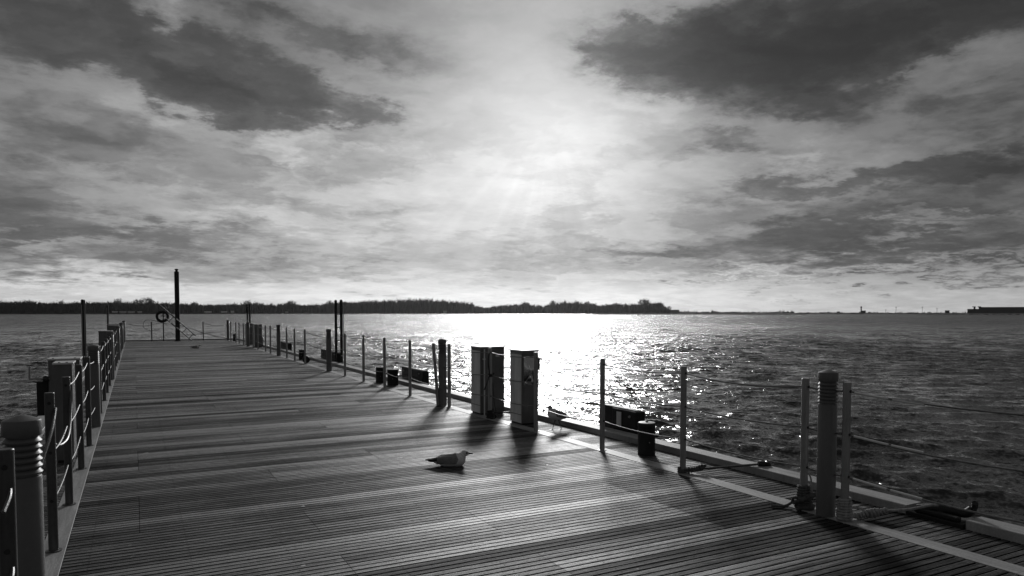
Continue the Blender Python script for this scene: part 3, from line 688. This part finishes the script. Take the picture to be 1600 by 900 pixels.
# loose cable on the left: from the eye of one post in a swag to the next
def pathobj(name, pts, r, m_, lb, cat, group=None, n=7):
    m = MB(); m.tube(pts, r, n); return tag(m.build(name, m_, origin=pts[0]), lb, cat, group)
def bez(p, n=14):
    p = [Vector(q) for q in p]; out_ = []
    for s_ in range(len(p)-1):
        a, b, c, d = p[max(s_-1, 0)], p[s_], p[s_+1], p[min(s_+2, len(p)-1)]
        for k in range(n):
            t = k/n; out_.append(.5*((2*b)+(-a+c)*t+(2*a-5*b+4*c-d)*t*t+(-a+3*b-3*c+d)*t**3))
    out_.append(p[-1]); return out_
pathobj('loose_cable', bez([(-.49, 7.09, .98), (-.485, 7.02, .86), (-.49, 6.75, .66), (-.52, 6.5, .62), (-.56, 6.3, .66)]), .0085, CABLE, 'loose cable end hanging from the post in front of the left cabinets', 'cable')
pathobj('loose_cable', bez([(-.49, 5.75, .99), (-.50, 5.55, .86), (-.55, 5.3, .66), (-.60, 5.1, .52)]), .0085, CABLE, 'loose cable dropping from the post beside the near left lamp', 'cable')
for y, z in ((3.44, .94), (3.44, .62), (3.44, .3)):
    pathobj('cable_stub', bez([(-.455, 3.44, z), (-.45, 3.38, z-.02), (-.46, 3.30, z-.06)]), .0075, CABLE, {.94: 'topmost', .62: 'middle', .3: 'lowest'}[z]+' bright cable stub on the post at the left edge of the view', 'cable', 'cable stubs on the nearest left post')

# ------------------------------------------------------------------ louvred bollard lamps
def make_lamp(loc, label, rz=0.0):
    root = empty('bollard_lamp', loc, label, 'lamp', 'louvred bollard lamps along the railings', rz)
    m = MB(); m.lathe([(.073, .004), (.073, .905), (.068, .912), (.055, .912)], n=32); m.build('column', LAMP, root)
    m = MB(); m.lathe([(.062, .905), (.062, 1.10)], n=24); m.build('lens', CABD, root)
    m = MB()
    for k in range(6):
        z = .922+k*.0285; m.lathe([(.060, z+.018), (.075, z), (.076, z+.006), (.062, z+.024)], n=32)
    m.build('louvre', LAMP, root)
    m = MB(); m.lathe([(.075, 1.095), (.0765, 1.10), (.0765, 1.160), (.073, 1.166), (.02, 1.186), (.002, 1.188)], n=32); m.build('cap', LAMP, root)
    return root
lys = [3.84, 11.62, 19.84, 27.73, 35.93, 44.36]
lp = None
for i, y in enumerate(lys):
    loc = (RX(y)-.005, y, 0); lb = ['large nearest louvred lamp of the right railing, between two roped posts', 'louvred lamp of the right railing with a slim post leaning on it', 'third louvred lamp along the right railing, left of the near ladder', 'fourth louvred lamp along the right railing', 'fifth louvred lamp, among the far cabinets of the right railing', 'last louvred lamp at the far right corner of the pier'][i]
    if lp is None: lp = make_lamp(loc, lb)
    else: dup(lp, loc, 0, lb, 'louvred bollard lamps along the railings')
for i, y in enumerate([3.84, 11.76, 19.9, 27.9, 36.2, 44.3]):
    lb = ['big nearest louvred lamp at the left edge of the view', 'second louvred lamp along the left railing, behind the left cabinets', 'third louvred lamp along the left railing', 'fourth louvred lamp along the left railing', 'fifth louvred lamp along the left railing', 'last louvred lamp at the far left corner of the pier'][i]
    dup(lp, (-.458 if i == 0 else -.53, y, 0), R(40), lb, 'louvred bollard lamps along the railings')

# ------------------------------------------------------------------ service cabinets
def cabinet(loc, w, d, h, label, rz=0.0, style=0, frontx=0):
    """local +x to the right, near face at y=0"""
    root = empty('service_cabinet', loc, label, 'cabinet', 'metal service cabinets', rz)
    m = MB(); m.b2((0, 0, .03), (w, d, h-.012), bev=.004); m.build('body', [CABD], root)
    m = MB(); m.b2((.015, .015, .002), (w-.015, d-.015, .03)); m.build('plinth', IRON, root)
    m = MB(); m.b2((-.012, -.012, h-.012), (w+.012, d+.012, h+.008), bev=.003); m.build('lid', CAB, root)
    # pale side panel facing the walkway (x = 0 side), skylight put into its colour
    m = MB(); m.b2((-.006, .012, .16), (-.0005, d-.012, h-.06), bev=.001); m.build('side_panel', CAB, root)
    m = MB(); m.b2((-.006, .012, .035), (-.0005, d-.012, .15), bev=.001); m.build('kick_panel', CAB, root)
    if style == 1:
        # shiny hooded recess in the near face
        m = MB(); vs = []; fs = []; n = 12; x0, x1 = .03, w-.05; zt, zb = h-.10, h-.50
        for i in range(n+1):
            t = i/n; z = zt+(zb-zt)*t; bulge = .085*math.sin(math.pi*min(1, t*1.1))**.7 if t < .9 else 0
            for j in range(9):
                s_ = j/8; vs.append((x0+(x1-x0)*s_, -.003-bulge*math.sin(math.pi*s_)**.5, z))
        for i in range(n):
            for j in range(8): fs.append([i*9+j, i*9+j+1, (i+1)*9+j+1, (i+1)*9+j])
        m.add(vs, fs, 0, True); m.build('hood', POLISH, root)
        m = MB(); m.b2((.03, -.006, .1), (w-.05, -.0005, h-.53), bev=.001); m.build('door', CABD, root)
        m = MB(); m.b2((w+.0125, .05, h-.30), (w+.06, .17, h-.10), bev=.004); mo = m.build('junction_box', BLACK, root)
        m = MB(); m.tube([(w+.06, .11, h-.14), (w+.11, .10, h-.14), (w+.115, .10, h-.16)], .012, 8); m.build('hook', IRON, root)
    else:
        m = MB(); m.b2((.07, -.006, .1), (w-.02, -.0005, h-.07), bev=.001); m.build('door', CABD, root)
        m = MB(); m.b2((w*.62, -.009, h-.16), (w*.62+.07, -.0065, h-.11)); m.build('notice', WHITE, root)
        m = MB(); m.lathe([(.012, 0), (.012, .02)], (w-.05, -.006, h*.5), 10, M=Matrix.Rotation(R(90), 4, 'X')); m.build('lock', STEEL, root)
    return root
def X_on(px, Y): return on_y(px, 500, Y).x
c2 = at(815.5, 665.2); c2l = at(794.5, 660)
cabinet((c2.x, c2.y, 0), X_on(841, c2.y)-c2.x, c2l.y-c2.y, 1.09, 'narrow metal cabinet with a shiny bulging hood, right of its wider twin', style=1)
c1 = at(751, 649); c1l = at(733.5, 644.8)
cabinet((c1.x, c1.y, 0), X_on(788, c1.y)-c1.x, c1l.y-c1.y, 1.09, 'wider metal cabinet with a small notice and straps tangled at its front')
cabinet((4.95, 35.0, 0), .33, .42, 1.07, 'nearer of the far pair of cabinets on the right, just right of the fifth lamp')
cabinet((4.95, 37.9, 0), .33, .42, 1.07, 'farther of the far pair of cabinets on the right, just left of the fifth lamp')
# left pair, seen from their backs
lw = -.60-X_on(81, 9.15)
def left_cab(y, xl, d, h, lb, z=0):
    root = empty('service_cabinet', (xl, y, 0), lb, 'cabinet', 'metal service cabinets')
    w = -.615-xl
    m = MB(); m.b2((0, 0, .03), (w, d, h-.012), bev=.005); m.build('body', CABD, root)
    m = MB(); m.b2((.015, .015, .002), (w-.015, d-.015, .03)); m.build('plinth', IRON, root)
    m = MB(); m.b2((-.012, -.012, h-.012), (w+.012, d+.012, h+.008), bev=.003); m.build('lid', CAB, root)
    m = MB(); m.b2((.03, -.006, .1), (w-.03, -.0005, h-.07), bev=.001); m.build('door', CABD, root)
    for xx in (.05, w-.05): m = MB(); m.lathe([(.012, h+.008), (.012, h+.014)], (xx, .04, 0), 8); m.build('lid_bolt', IRON, root)
    return root
lc1 = left_cab(9.1, X_on(81.5, 9.1), .38, 1.09, 'nearer dark cabinet with a pale lid on the left side deck')
lc2 = left_cab(10.3, X_on(73, 10.3), .40, 1.07, 'taller looking dark cabinet right behind the nearer left one, with a crank arm')
q = lc2.location
m = MB(); m.b2((-.13, .05, .38), (-.013, .22, .80), bev=.006); m.build('side_box', BLACK, lc2)
a0 = on_y(72, 592, 10.3)-q; a1 = on_y(46, 592, 10.3)-q; a2 = on_y(46, 573, 10.3)-q
m = MB(); m.tube([a0+Vector((.04, -.01, 0)), a1+Vector((0, -.01, 0))], .010, 8); m.tube([a1+Vector((0, -.01, -.01)), a2+Vector((0, -.01, 0))], .009, 8); m.build('crank_arm', STEEL, lc2)
m = MB(); m.lathe([(.03, -.02), (.04, 0), (.03, .04)], a0+Vector((-.01, -.01, 0)), 12, M=Matrix.Rotation(R(90), 4, 'Y')); m.build('crank_hub', IRON, lc2)
left_cab(25.0, -.98, .40, 1.07, 'dark cabinet a third of the way along the left railing')
left_cab(35.4, -1.0, .40, 1.07, 'nearer of the far pair of cabinets on the left railing')
left_cab(38.2, -1.15, .40, 1.07, 'farther of the far pair of cabinets on the left railing')
# conduit pipes in front of wide cabinet
yy = c1.y-.05
for px, lb in ((756.8, 'left thin pale conduit pipe standing against the wide cabinet'),):
    X = X_on(px, yy); m = MB(); m.tube([(X, yy, .006), (X, yy, 1.06)], .011, 10); m.box((X, yy+.015, .9), (.04, .03, .02)); tag(m.build('conduit_pipe', WHITE, origin=(X, yy, 0)), lb, 'pipe')

# ------------------------------------------------------------------ mooring bollards and fenders
def boll(px, py, r, h, lb):
    c = at(px, py); c.y += r*.9; c.x += r*.4
    root = empty('mooring_bollard', c, lb, 'bollard', 'squat mooring bollards on the right side deck')
    m = MB(); m.lathe([(r*1.0, .002), (r, .02), (r*.985, h-.05), (r*1.01, h-.045), (r*1.01, h-.012), (r*.98, h-.006)], n=32); m.build('drum', BLACK, root)
    m = MB(); m.lathe([(r*.97, h-.006), (r*.95, h+.002), (r*.15, h+.012), (.001, h+.012)], n=32); m.build('cap', CAPM, root)
    m = MB(); m.lathe([(.016, h+.01), (.016, h+.022), (.004, h+.026)], n=10); m.build('cap_bolt', IRON, root)
    m = MB(); m.tube([(r*.9, .02, h*.55), (r+.07, .02, h*.55)], .018, 10); m.lathe([(.02, h*.55-.02), (.022, h*.55+.02)], (r+.07, .02, 0), 10); m.build('cross_pin', IRON, root)
    m = MB(); m.lathe([(.008, 0), (.008, .006)], (-r*.35, -r*.935, h*.42), 8, M=Matrix.Rotation(R(90), 4, 'X')); m.build('bolt', STEEL, root)
def bh(py_top, c):
    x, y, u = ray(c[0], py_top); b = at(c[0], c[1]); return H+u*math.hypot(b.x, b.y)/math.hypot(x, y)
boll(1013.5, 713, .100, .375, 'nearest squat black bollard with a pale worn cap, right of the white-plated fender')
boll(613, 602.5, .125, .36, 'black bollard without pin light, right one of the two behind the railing')
boll(594, 598, .115, .36, 'black bollard, left one of the two behind the railing')
boll(470.5, 562, .10, .34, 'small far black bollard behind the round float')
boll(405, 541.5, .14, .45, 'far black bollard right of the far cabinets')
boll(366, 533, .10, .40, 'farthest black bollard beside the last lamp')
def fender(px0, px1, ptop, pbot, lb, plate=False, rnd_top=False):
    xo = 5.78
    def yx(px):
        x, y, u = ray(px, 600); return y/x*xo
    ya, yb = yx(px1), yx(px0)
    ym = yb; x, y, u = ray(px0, ptop); z1 = H+u*(yb/y)
    x, y, u = ray(px1, pbot); z0 = -.55
    root = empty('dock_fender', (xo, ya, 0), lb, 'fender', 'black rubber fenders on the outer edge')
    L = yb-ya
    m = MB(); m.b2((0, .0, z0), (.16, L*.62, z1), bev=.02); m.b2((.02, L*.62+.004, z0), (.17, L, z1+.006), bev=.01); m.build('fender_block', BLACK, root)
    m = MB(); m.b2((-.012, .02, .075), (-.001, L-.02, .11), bev=.002); m.b2((.03, .05, z1), (.13, L-.05, z1+.012), bev=.003); m.build('bracket', IRON, root)
    if plate: m = MB(); m.b2((-.012, L*.36, .10), (-.002, L*.36+.10, .30), bev=.001); m.build('marker_plate', WHITE, root)
    for k in (.15, .85): m = MB(); m.lathe([(.02, 0), (.014, .02)], (-.001, L*k, z1-.08), 10, M=Matrix.Rotation(R(-90), 4, 'Y')); m.build('bolt_head', STEEL, root)
fender(934.5, 994, 632, 678, 'black fender block with a small white plate beyond the kerb', True)
fender(626.5, 660.5, 573, 600, 'wide black fender block left of the leaning post')
fender(501, 527, 546, 570, 'black fender block at the foot of the near right ladder')
fender(438, 451, 534, 549, 'black fender block right of the fourth lamp')
fender(396, 405, 525, 541, 'far black fender block behind the far right bollard')
# round float at the foot of a far post
c = at(475, 567.5); root = empty('round_float', (RX(23.0)+.07, 23.2, 0), 'round black float hung at the foot of a post on the right railing', 'float')
m = MB(); m.lathe([(.01, -.06), (.09, -.06), (.115, -.03), (.12, 0), (.115, .03), (.09, .06), (.01, .06)], (0, 0, .125), 28, M=Matrix.Rotation(R(90), 4, 'X')); m.build('disc', BLACK, root)
m = MB(); m.lathe([(.03, -.075), (.03, .075)], (0, 0, .125), 12, M=Matrix.Rotation(R(90), 4, 'X')); m.build('hub', IRON, root)

# ------------------------------------------------------------------ ladders, pile
def ladder(x, y0, sep, top, lb, wires):
    root = empty('boarding_ladder', (x, y0, WL), lb, 'ladder', 'tall steel boarding ladders on the pier sides')
    for k in (0, sep):
        m = MB(); m.tube([(0, k, -.6), (0, k, top-WL-.05)], .045, 12); m.lathe([(.045, top-WL-.05), (.05, top-WL-.03), (.03, top-WL+.01)], (0, k, 0), 12); m.build('rail', PILE, root)
    z = .35
    while z < top-WL-.1: m = MB(); m.tube([(0, .03, z), (0, sep-.03, z)], .016, 8); m.build('rung', IRON, root); z += .42
    m = MB()
    for zz in (1.18, .75): m.b2((min(0, wires*.10), -.05, zz), (max(0, wires*.10), -.02, zz+.05)); 
    m.build('wall_bracket', IRON, root)
    m = MB(); m.tube([(-.02*wires, -.20, 0), (-.02*wires, -.20, top-WL-.15)], .012, 6); m.tube([(-.02*wires, sep+.16, 0), (-.02*wires, sep+.16, top-WL-.4)], .010, 6)
    m.b2((-.03, -.21, 1.55), (.03, .0, 1.58)); m.b2((-.03, sep, 1.55), (.03, sep+.17, 1.58)); m.build('guide_wire', STEEL, root)
def y_for(px, X): x, y, u = ray(px, 500); return y/x*X
ya, yb = y_for(533.2, 5.80), y_for(524.8, 5.80)
ladder(5.80, ya, yb-ya, 2.03, 'tall dark ladder on the right side with rungs, against the domed wood', -1)
ya, yb = y_for(390.2, 5.85), y_for(386.6, 5.85)
ladder(5.85, ya, yb-ya, 2.10, 'far dark ladder on the right side near the fifth lamp', -1)
ya = y_for(129.6, -1.42); ladder(-1.42, ya, .62, 2.03, 'near tall ladder on the left side, above the left cabinets', 1)
ya = y_for(168.3, -1.40); ladder(-1.40, ya, .5, 2.05, 'far tall ladder on the left side', 1)
c = on_y(278, 531, 44.6)
root = empty('mooring_pile', (c.x, 44.6, WL), 'tall thick dark mooring pile standing at the end of the pier', 'pile')
hp = 1.65+67.0*40.3/F-WL
m = MB(); m.lathe([(.125, -1), (.125, hp-.18), (.11, hp-.14)], n=24); m.build('shaft', PILE, root)
m = MB(); m.lathe([(.07, hp-.14), (.07, hp-.05), (.10, hp-.045), (.10, hp), (.02, hp+.02)], n=16); m.build('cap', IRON, root)
m = MB(); m.lathe([(.17, -WL+.004), (.17, -WL+.05), (.13, -WL+.055)], n=24); m.build('collar', IRON, root)
# life ring on its post
X = on_y(255.6, 520, EY).x
root = empty('life_ring_post', (X, EY, 0), 'post at the pier end that carries the life ring', 'post')
m = MB(); m.tube([(0, 0, .002), (0, 0, 1.62)], .03, 12); m.box((0, -.03, 1.42), (.26, .02, .05)); m.build('post', IRON, root)
m = MB(); m.box((0, .03, 1.4), (.05, .06, .3)); m.build('hanger', IRON, root)
rc = on_y(253.6, 494.5, EY-.09)
m = MB(); vs = []; fs = []; n1_, n2_ = 40, 12
for i in range(n1_):
    a = 2*math.pi*i/n1_
    for j in range(n2_):
        b = 2*math.pi*j/n2_; rr_ = .275+.072*math.cos(b); vs.append((rc.x+rr_*math.cos(a), rc.y+.05*math.sin(b), rc.z+rr_*math.sin(a)))
for i in range(n1_):
    for j in range(n2_): fs.append([i*n2_+j, ((i+1) % n1_)*n2_+j, ((i+1) % n1_)*n2_+(j+1) % n2_, i*n2_+(j+1) % n2_])
m.add(vs, fs, 0, True); ring = tag(m.build('life_ring', BLACK, origin=rc), 'dark round life ring hanging near the big pile at the pier end', 'life ring')
m = MB()
for a in (45, 135, 225, 315):
    p = Vector((.275*math.cos(R(a)), 0, .275*math.sin(R(a)))); m.box(p, (.17, .118, .055), M=Matrix.Rotation(-R(a), 4, 'Y'), bev=.01)
m.build('band', IRON, ring)
# leaning ladder
LYp = 44.25
r0a, r0b = on_y(306.3, 525, LYp), on_y(248.5, 475.6, LYp); r1b_, r1a = on_y(259, 497.5, LYp), on_y(300, 532.4, LYp)
root = empty('leaning_ladder', (r1a.x, LYp, 0), 'light ladder propped at a slant against the big pile', 'ladder')
for p, q_ in ((r0a, r0b), (r1a, r1b_)): m = MB(); m.tube([p-root.location, q_-root.location], .028, 8); m.build('rail', IRON, root)
for t in (.07, .25, .43, .61, .79):
    m = MB()
    p = r0a.lerp(r0b, t); d = (r0b-r0a).normalized(); s_ = (p-r1a).dot(d); f_ = r1a+(r1b_-r1a).normalized()*max(.03, s_); m.tube([p-root.location, f_-root.location], .02, 6); m.build('rung', IRON, root)
# lines at the pier end
pathobj('slack_line', bez([on_y(199, 506, EY), on_y(215, 509, EY), on_y(230, 509, EY), on_y(255, 505, EY), on_y(276, 510, EY)]), .012, ROPE, 'slack line from the far left corner lamp to the big pile', 'rope')
pathobj('cable_loop', bez([on_y(262, 508, EY-.1), on_y(245, 502, EY-.1), on_y(230, 499.5, EY-.1), on_y(224, 506, EY-.1), on_y(226, 513, EY-.1), on_y(237, 518, EY-.1)]), .012, IRON, 'big open loop of cable left of the life ring', 'cable')
pathobj('slack_line', bez([on_y(280, 508, EY), on_y(300, 514, EY), on_y(317.5, 520, EY), on_y(340, 526, EY), on_y(356, 529, EY)]), .014, ROPE, 'slack line from the big pile down to the far right corner', 'rope')
pathobj('slack_line', bez([on_y(317.5, 504, EY), on_y(335, 509, EY), on_y(356, 508, EY)]), .010, ROPE, 'upper slack line between the last end post and the corner lamp', 'rope')
pathobj('slack_line', bez([on_y(199, 516, EY), on_y(215, 519, EY), on_y(237, 517, EY), on_y(250, 514, EY)]), .010, ROPE, 'lower slack line at the far left corner of the pier', 'rope')

# ------------------------------------------------------------------ ropes at the posts
def coil(c, r0, r1, h, turns, rr, name, m_, lb, tail=None, seed=0, extra=None):
    rnd = random.Random(seed); pts = []; n = int(turns*14)
    for i in range(n+1):
        t = i/n; a = t*turns*2*math.pi; z = rr+t*h; r = r0+(r1-r0)*t+rnd.uniform(-.003, .003)
        pts.append((c[0]+r*math.cos(a), c[1]+r*math.sin(a), z+rnd.uniform(-.003, .003)))
    mb_ = MB(); mb_.tube(pts, rr, 7)
    for tl in (tail or []): mb_.tube(bez(tl, 8), rr, 7)
    for e in (extra or []): mb_.tube(bez(e[0], 8), e[1], 8)
    return tag(mb_.build(name, m_, origin=(c[0], c[1], 0)), lb, 'rope')
def knot(c, L, d, r, n, seed):
    """a lumpy run of hitches round the line between c and c+d*L"""
    rnd = random.Random(seed); d = Vector(d).normalized(); u = d.cross(Vector((0, 0, 1))).normalized(); w = d.cross(u); out_ = []
    for i in range(n*8+1):
        t = i/(n*8); a = i/8*2*math.pi; rad = r*(1+.35*math.sin(t*9+seed))*rnd.uniform(.9, 1.1)
        out_.append(Vector(c)+d*L*t+u*math.cos(a)*rad+w*math.sin(a)*rad+Vector((0, 0, .0)))
    return out_
pA = Vector((RX(4.06), 4.06, 0)); pB = Vector((RX(3.67), 3.67, 0)); pC = Vector((RX(5.54), 5.54, 0)); pD = Vector((RX(9.8), 9.8, 0))
tA = [at(1240, 778, .10), at(1237, 785, .05), at(1228, 790, .02), at(1218, 791, .014), at(1205, 790, .014)]
coil(pA, .062, .044, .19, 9, .011, 'rope_bundle', ROPE, 'dark bulky rope bundle round the post foot left of the big lamp', [[pA+Vector((-.06, -.02, .1))]+tA], 1,
     [([pA+Vector((.05, .05, .02)), pA+Vector((.09, 0, .09)), pA+Vector((.05, -.06, .13)), pA+Vector((-.05, -.05, .10)), pA+Vector((-.07, .03, .06)), pA+Vector((0, .08, .04))], .022), ([pA+Vector((-.06, .0, .015)), pA+Vector((0, -.075, .03)), pA+Vector((.07, -.02, .025)), pA+Vector((.06, .06, .05))], .022)])
m = MB(); m.tube(bez([pA+Vector((.06, .02, .12)), pA+Vector((.10, .05, .22)), pA+Vector((.085, .04, .29)), pA+Vector((.11, .02, .24)), pA+Vector((.10, 0, .12))]), .008, 6)
tag(m.build('rope_loop', ROPEL, origin=pA+Vector((.06, .02, 0))), 'pale loop of thin line between the rope bundle and the big lamp', 'rope')
cl = at(1455, 797, .07)      # bracket position
lineB = [at(1385, 798, .07), at(1420, 796, .08), at(1450, 790, .12), at(1466, 789, .13)]
coil(pB, .052, .043, .17, 8, .0115, 'braided_rope', ROPEL, 'braided rope coiled on a post foot and tied to the black kerb bracket', [lineB], 2,
     [(knot(at(1338, 806, .03), (at(1385, 798, .07)-at(1338, 806, .03)).length, at(1385, 798, .07)-at(1338, 806, .03), .022, 9, 3), .011),
      ([pB+Vector((.05, 0, .03)), at(1338, 806, .03), at(1362, 803, .04), at(1385, 798, .07)], .018),
      ([pB+Vector((.05, .02, .10)), at(1345, 795, .08), at(1352, 802, .05)], .010)])
kC = at(1075, 735.5, .03); kD = at(1098, 732.5, .05)
ballp = at(1188, 725, .09)
coil(pC, .046, .042, .05, 2.5, .012, 'mooring_line', ROPE, 'dark line knotted at a railing post and running taut to the kerb', [[kD, at(1130, 730, .065), at(1185, 725.5, .09)]], 4,
     [(knot(pC+Vector((.04, -.03, .03)), (kD-pC).length*.9, kD-pC, .016, 7, 1), .011), ([pC+Vector((.04, 0, .03)), kC, kD], .016)])
m = MB(); rnd = random.Random(5)
m.lathe([(.005, -.035), (.032, -.03), (.045, -.01), (.045, .01), (.03, .03), (.005, .036)], ballp+Vector((.02, 0, .0)), 16); m.lathe([(.004, -.03), (.028, -.02), (.034, 0), (.02, .025), (.004, .03)], ballp+Vector((.075, -.03, -.006)), 12)
tag(m.build('rope_float', BLACK, origin=ballp), 'small dark float lying on the kerb at the end of the taut line', 'float')
coil(pD, .05, .045, .12, 5, .013, 'strap_tangle', IRON, 'dark tangle of strap and chain at the post foot before the wide cabinet', [[pD+Vector((.04, 0, .04)), at(778, 646, .05), at(796, 643.5, .05)]], 6,
     [([pD+Vector((-.02, -.05, .11)), pD+Vector((.06, -.06, .06)), pD+Vector((.07, -.03, .015)), pD+Vector((0, -.07, .015)), pD+Vector((-.05, -.03, .04))], .013), ([pD+Vector((.01, -.04, .10)), pD+Vector((.05, -.02, .13)), pD+Vector((.03, .03, .15))], .014)])
pathobj('hanging_strap', bez([pD+Vector((-.03, -.03, 1.02)), pD+Vector((-.045, -.03, .9)), pD+Vector((-.03, -.035, .72)), pD+Vector((-.035, -.035, .66)), pD+Vector((-.10, -.04, .50)), pD+Vector((-.12, -.04, .46))]), [.010]*56+[.016]*15 if False else .010, IRON, 'dark strap hanging down the post before the wide cabinet', 'strap')
pathobj('strap_knot', bez([pD+Vector((-.05, -.035, .70)), pD+Vector((0, -.05, .68)), pD+Vector((.05, -.03, .71)), pD+Vector((.02, -.045, .67)), pD+Vector((-.04, -.045, .66))]), .011, IRON, 'dark knot tied round the post at half height before the wide cabinet', 'strap')
pathobj('cord', bez([pD+Vector((.05, .0, .55)), pD+Vector((.09, .05, .3)), pD+Vector((.13, .06, .1))]), .005, IRON, 'thin dark cord slanting down across the wide cabinet front', 'cord')
# black mooring bracket filling the kerb notch
bc = Vector((curb_in((g0+g1)/2), (g0+g1)/2, 0)); Lg = g1-g0
root = empty('mooring_bracket', (bc.x, bc.y, 0), 'black cast mooring bracket filling a gap in the right kerb', 'bracket')
m = MB(); m.b2((-.02, -Lg/2+.01, -.03), (.24, Lg/2-.01, .035), bev=.006); m.build('base_plate', BLACK, root)
m = MB(); m.tube(bez([(.02, Lg*.32, .06), (.06, Lg*.1, .085), (.10, -Lg*.15, .09), (.13, -Lg*.33, .085), (.15, -Lg*.42, .12)]), .036, 12)
m.tube([(.08, 0, .02), (.09, 0, .09)], .05, 12); m.tube(bez([(.15, -Lg*.42, .10), (.155, -Lg*.45, .15), (.14, -Lg*.47, .18)]), .022, 10); m.build('horn', BLACK, root)
m = MB(); m.b2((-.005, -Lg*.38, .035), (.05, Lg*.36, .075), bev=.012); m.build('fairlead', BLACK, root)

# ------------------------------------------------------------------ gulls
GW, _t, _b = mat('gull_white', .85, .7); GG, _t, _b = mat('gull_grey', .28, .7); GB, _t, _b = mat('gull_black', .012, .5); GL, _t, _b = mat('gull_leg', .12, .5)
def feather(m_, sc=60, amt=.3):
    t = NT(m_.node_tree); b = m_.node_tree.nodes['Principled BSDF']; c0 = b.inputs['Base Color'].default_value[0]
    tcn = t.add('ShaderNodeTexCoord'); v = t.vm('MULTIPLY', tcn.outputs['Object'], (.35, 1, 1)); n_ = t.noise(v, sc, 5, .65)
    t.l.new(grey(t, t.m('MULTIPLY', t.map(n_, .3, .7, 1-amt, 1+amt*.6), c0)), b.inputs['Base Color'])
    bp = t.add('ShaderNodeBump'); bp.inputs['Distance'].default_value = .002; t.l.new(n_, bp.inputs['Height']); t.l.new(bp.outputs[0], b.inputs['Normal'])
feather(GW, 60, .15); feather(GG, 70, .35)
def gull(loc, rz, label, sitting=True, scale=1.0):
    bm = bmesh.new()
    def ell(c, r, rot=0.0):
        M = Matrix.Translation(c) @ Matrix.Rotation(rot, 4, 'Y') @ Matrix.Diagonal((*r, 1)); bmesh.ops.create_icosphere(bm, subdivisions=4, radius=1.0, matrix=M)
    dz_ = 0.0 if sitting else .115
    th = R(3) if sitting else R(16)          # body pitch, head end raised
    def P(x, z, y=0): return (x*math.cos(th)-0*z, y, .068+dz_+z+x*math.sin(th))
    ell(P(0, 0), (.125, .066, .064), -th); ell(P(.06, 0.002), (.084, .065, .068), -th); ell(P(-.08, .006), (.09, .046, .040), -th)
    ell(P(-.155, .004), (.06, .024, .010), -th)                                  # tail
    hx, hz_ = (.135, .062) if sitting else (.12, .068)
    ell(P(.105, .030), (.040, .036, .046), R(20)); ell(P(hx, hz_), (.036, .028, .029)); ell(P(hx+.022, hz_-.004), (.02, .018, .018))
    for s_ in (-1, 1):
        ell(P(-.02, .012, s_*.046), (.115, .020, .040), -th+R(4)); ell(P(-.105, .012, s_*.026), (.085, .012, .020), -th+R(3)); ell(P(-.185, .018, s_*.012), (.06, .007, .008), -th)
        ell(P(hx+.020, hz_+.004, s_*.0205), (.0045, .003, .0045))
    # beak
    ell(P(hx+.052, hz_-.007), (.030, .0065, .0075), R(6))
    if not sitting:
        pass
    me = bpy.data.meshes.new('gull'); bm.to_mesh(me); bm.free()
    o = bpy.data.objects.new('tmp', me); link(o)
    md = o.modifiers.new('r', 'REMESH'); md.mode = 'VOXEL'; md.voxel_size = .0028; md.use_smooth_shade = True
    sm = o.modifiers.new('s', 'SMOOTH'); sm.iterations = 4; sm.factor = .5
    dg = bpy.context.evaluated_depsgraph_get(); m2 = bpy.data.meshes.new_from_object(o.evaluated_get(dg)); bpy.data.objects.remove(o)
    for q in (GW, GG, GB, GL): m2.materials.append(q)
    ct, st = math.cos(th), math.sin(th)
    for p in m2.polygons:
        c = p.center; x = c.x/ct; z = c.z-.068-dz_-x*st; y = abs(c.y); mi = 0; p.use_smooth = True
        if x < .078-.5*abs(z-.015) and z > -.028+max(0, -x)*.10 and (y > .030 or z > .022) and x > -.13: mi = 1
        if x < -.125 and (z > .004): mi = 2
        if x > hx+.036 and z < hz_+.01: mi = 2
        if abs(x-(hx+.020)) < .009 and abs(z-(hz_+.004)) < .008 and y > .012: mi = 2
        p.material_index = mi
    g = link(bpy.data.objects.new('gull', m2)); g.location = loc; g.rotation_euler = (0, 0, rz); g.scale = (scale,)*3
    tag(g, label, 'gull', 'gulls on the pier')
    # legs and webbed feet
    for s_, fx_ in ((-1, .05), (1, -.055)):
        m = MB()
        if sitting:
            continue
        hp_ = P(-.005, -.045, s_*.022); m.tube([hp_, (fx_*.6, s_*.022, .065), (fx_, s_*.022, .008)], [.008, .0045, .004], 7)
        vs = [(fx_-.008, s_*.022-.004, .002), (fx_+.05, s_*.022-.022, .002), (fx_+.058, s_*.022, .002), (fx_+.05, s_*.022+.022, .002), (fx_-.008, s_*.022+.004, .002), (fx_, s_*.022, .010)]
        m.add(vs, [[0, 1, 5], [1, 2, 5], [2, 3, 5], [3, 4, 5], [4, 0, 5], [0, 4, 3, 2, 1]]); m.build('leg', GL, g)
    return g
Vr = -YAW   # local +x along the camera's right
c = at(704, 727.5); gull((c.x, c.y, -.020), Vr+R(2), 'gull resting on the open deck facing right, white breast, grey back', True, 1.13)
c = at(870, 671); gull((c.x, c.y, .0), Vr+R(180+38), 'gull walking on the side deck near the kerb, right of the shiny cabinet', False, 1.12)
c = at(306, 544.3); gull((c.x, c.y, -.020), Vr+R(4), 'small distant gull resting on the deck before the big pile', True, 1.15)
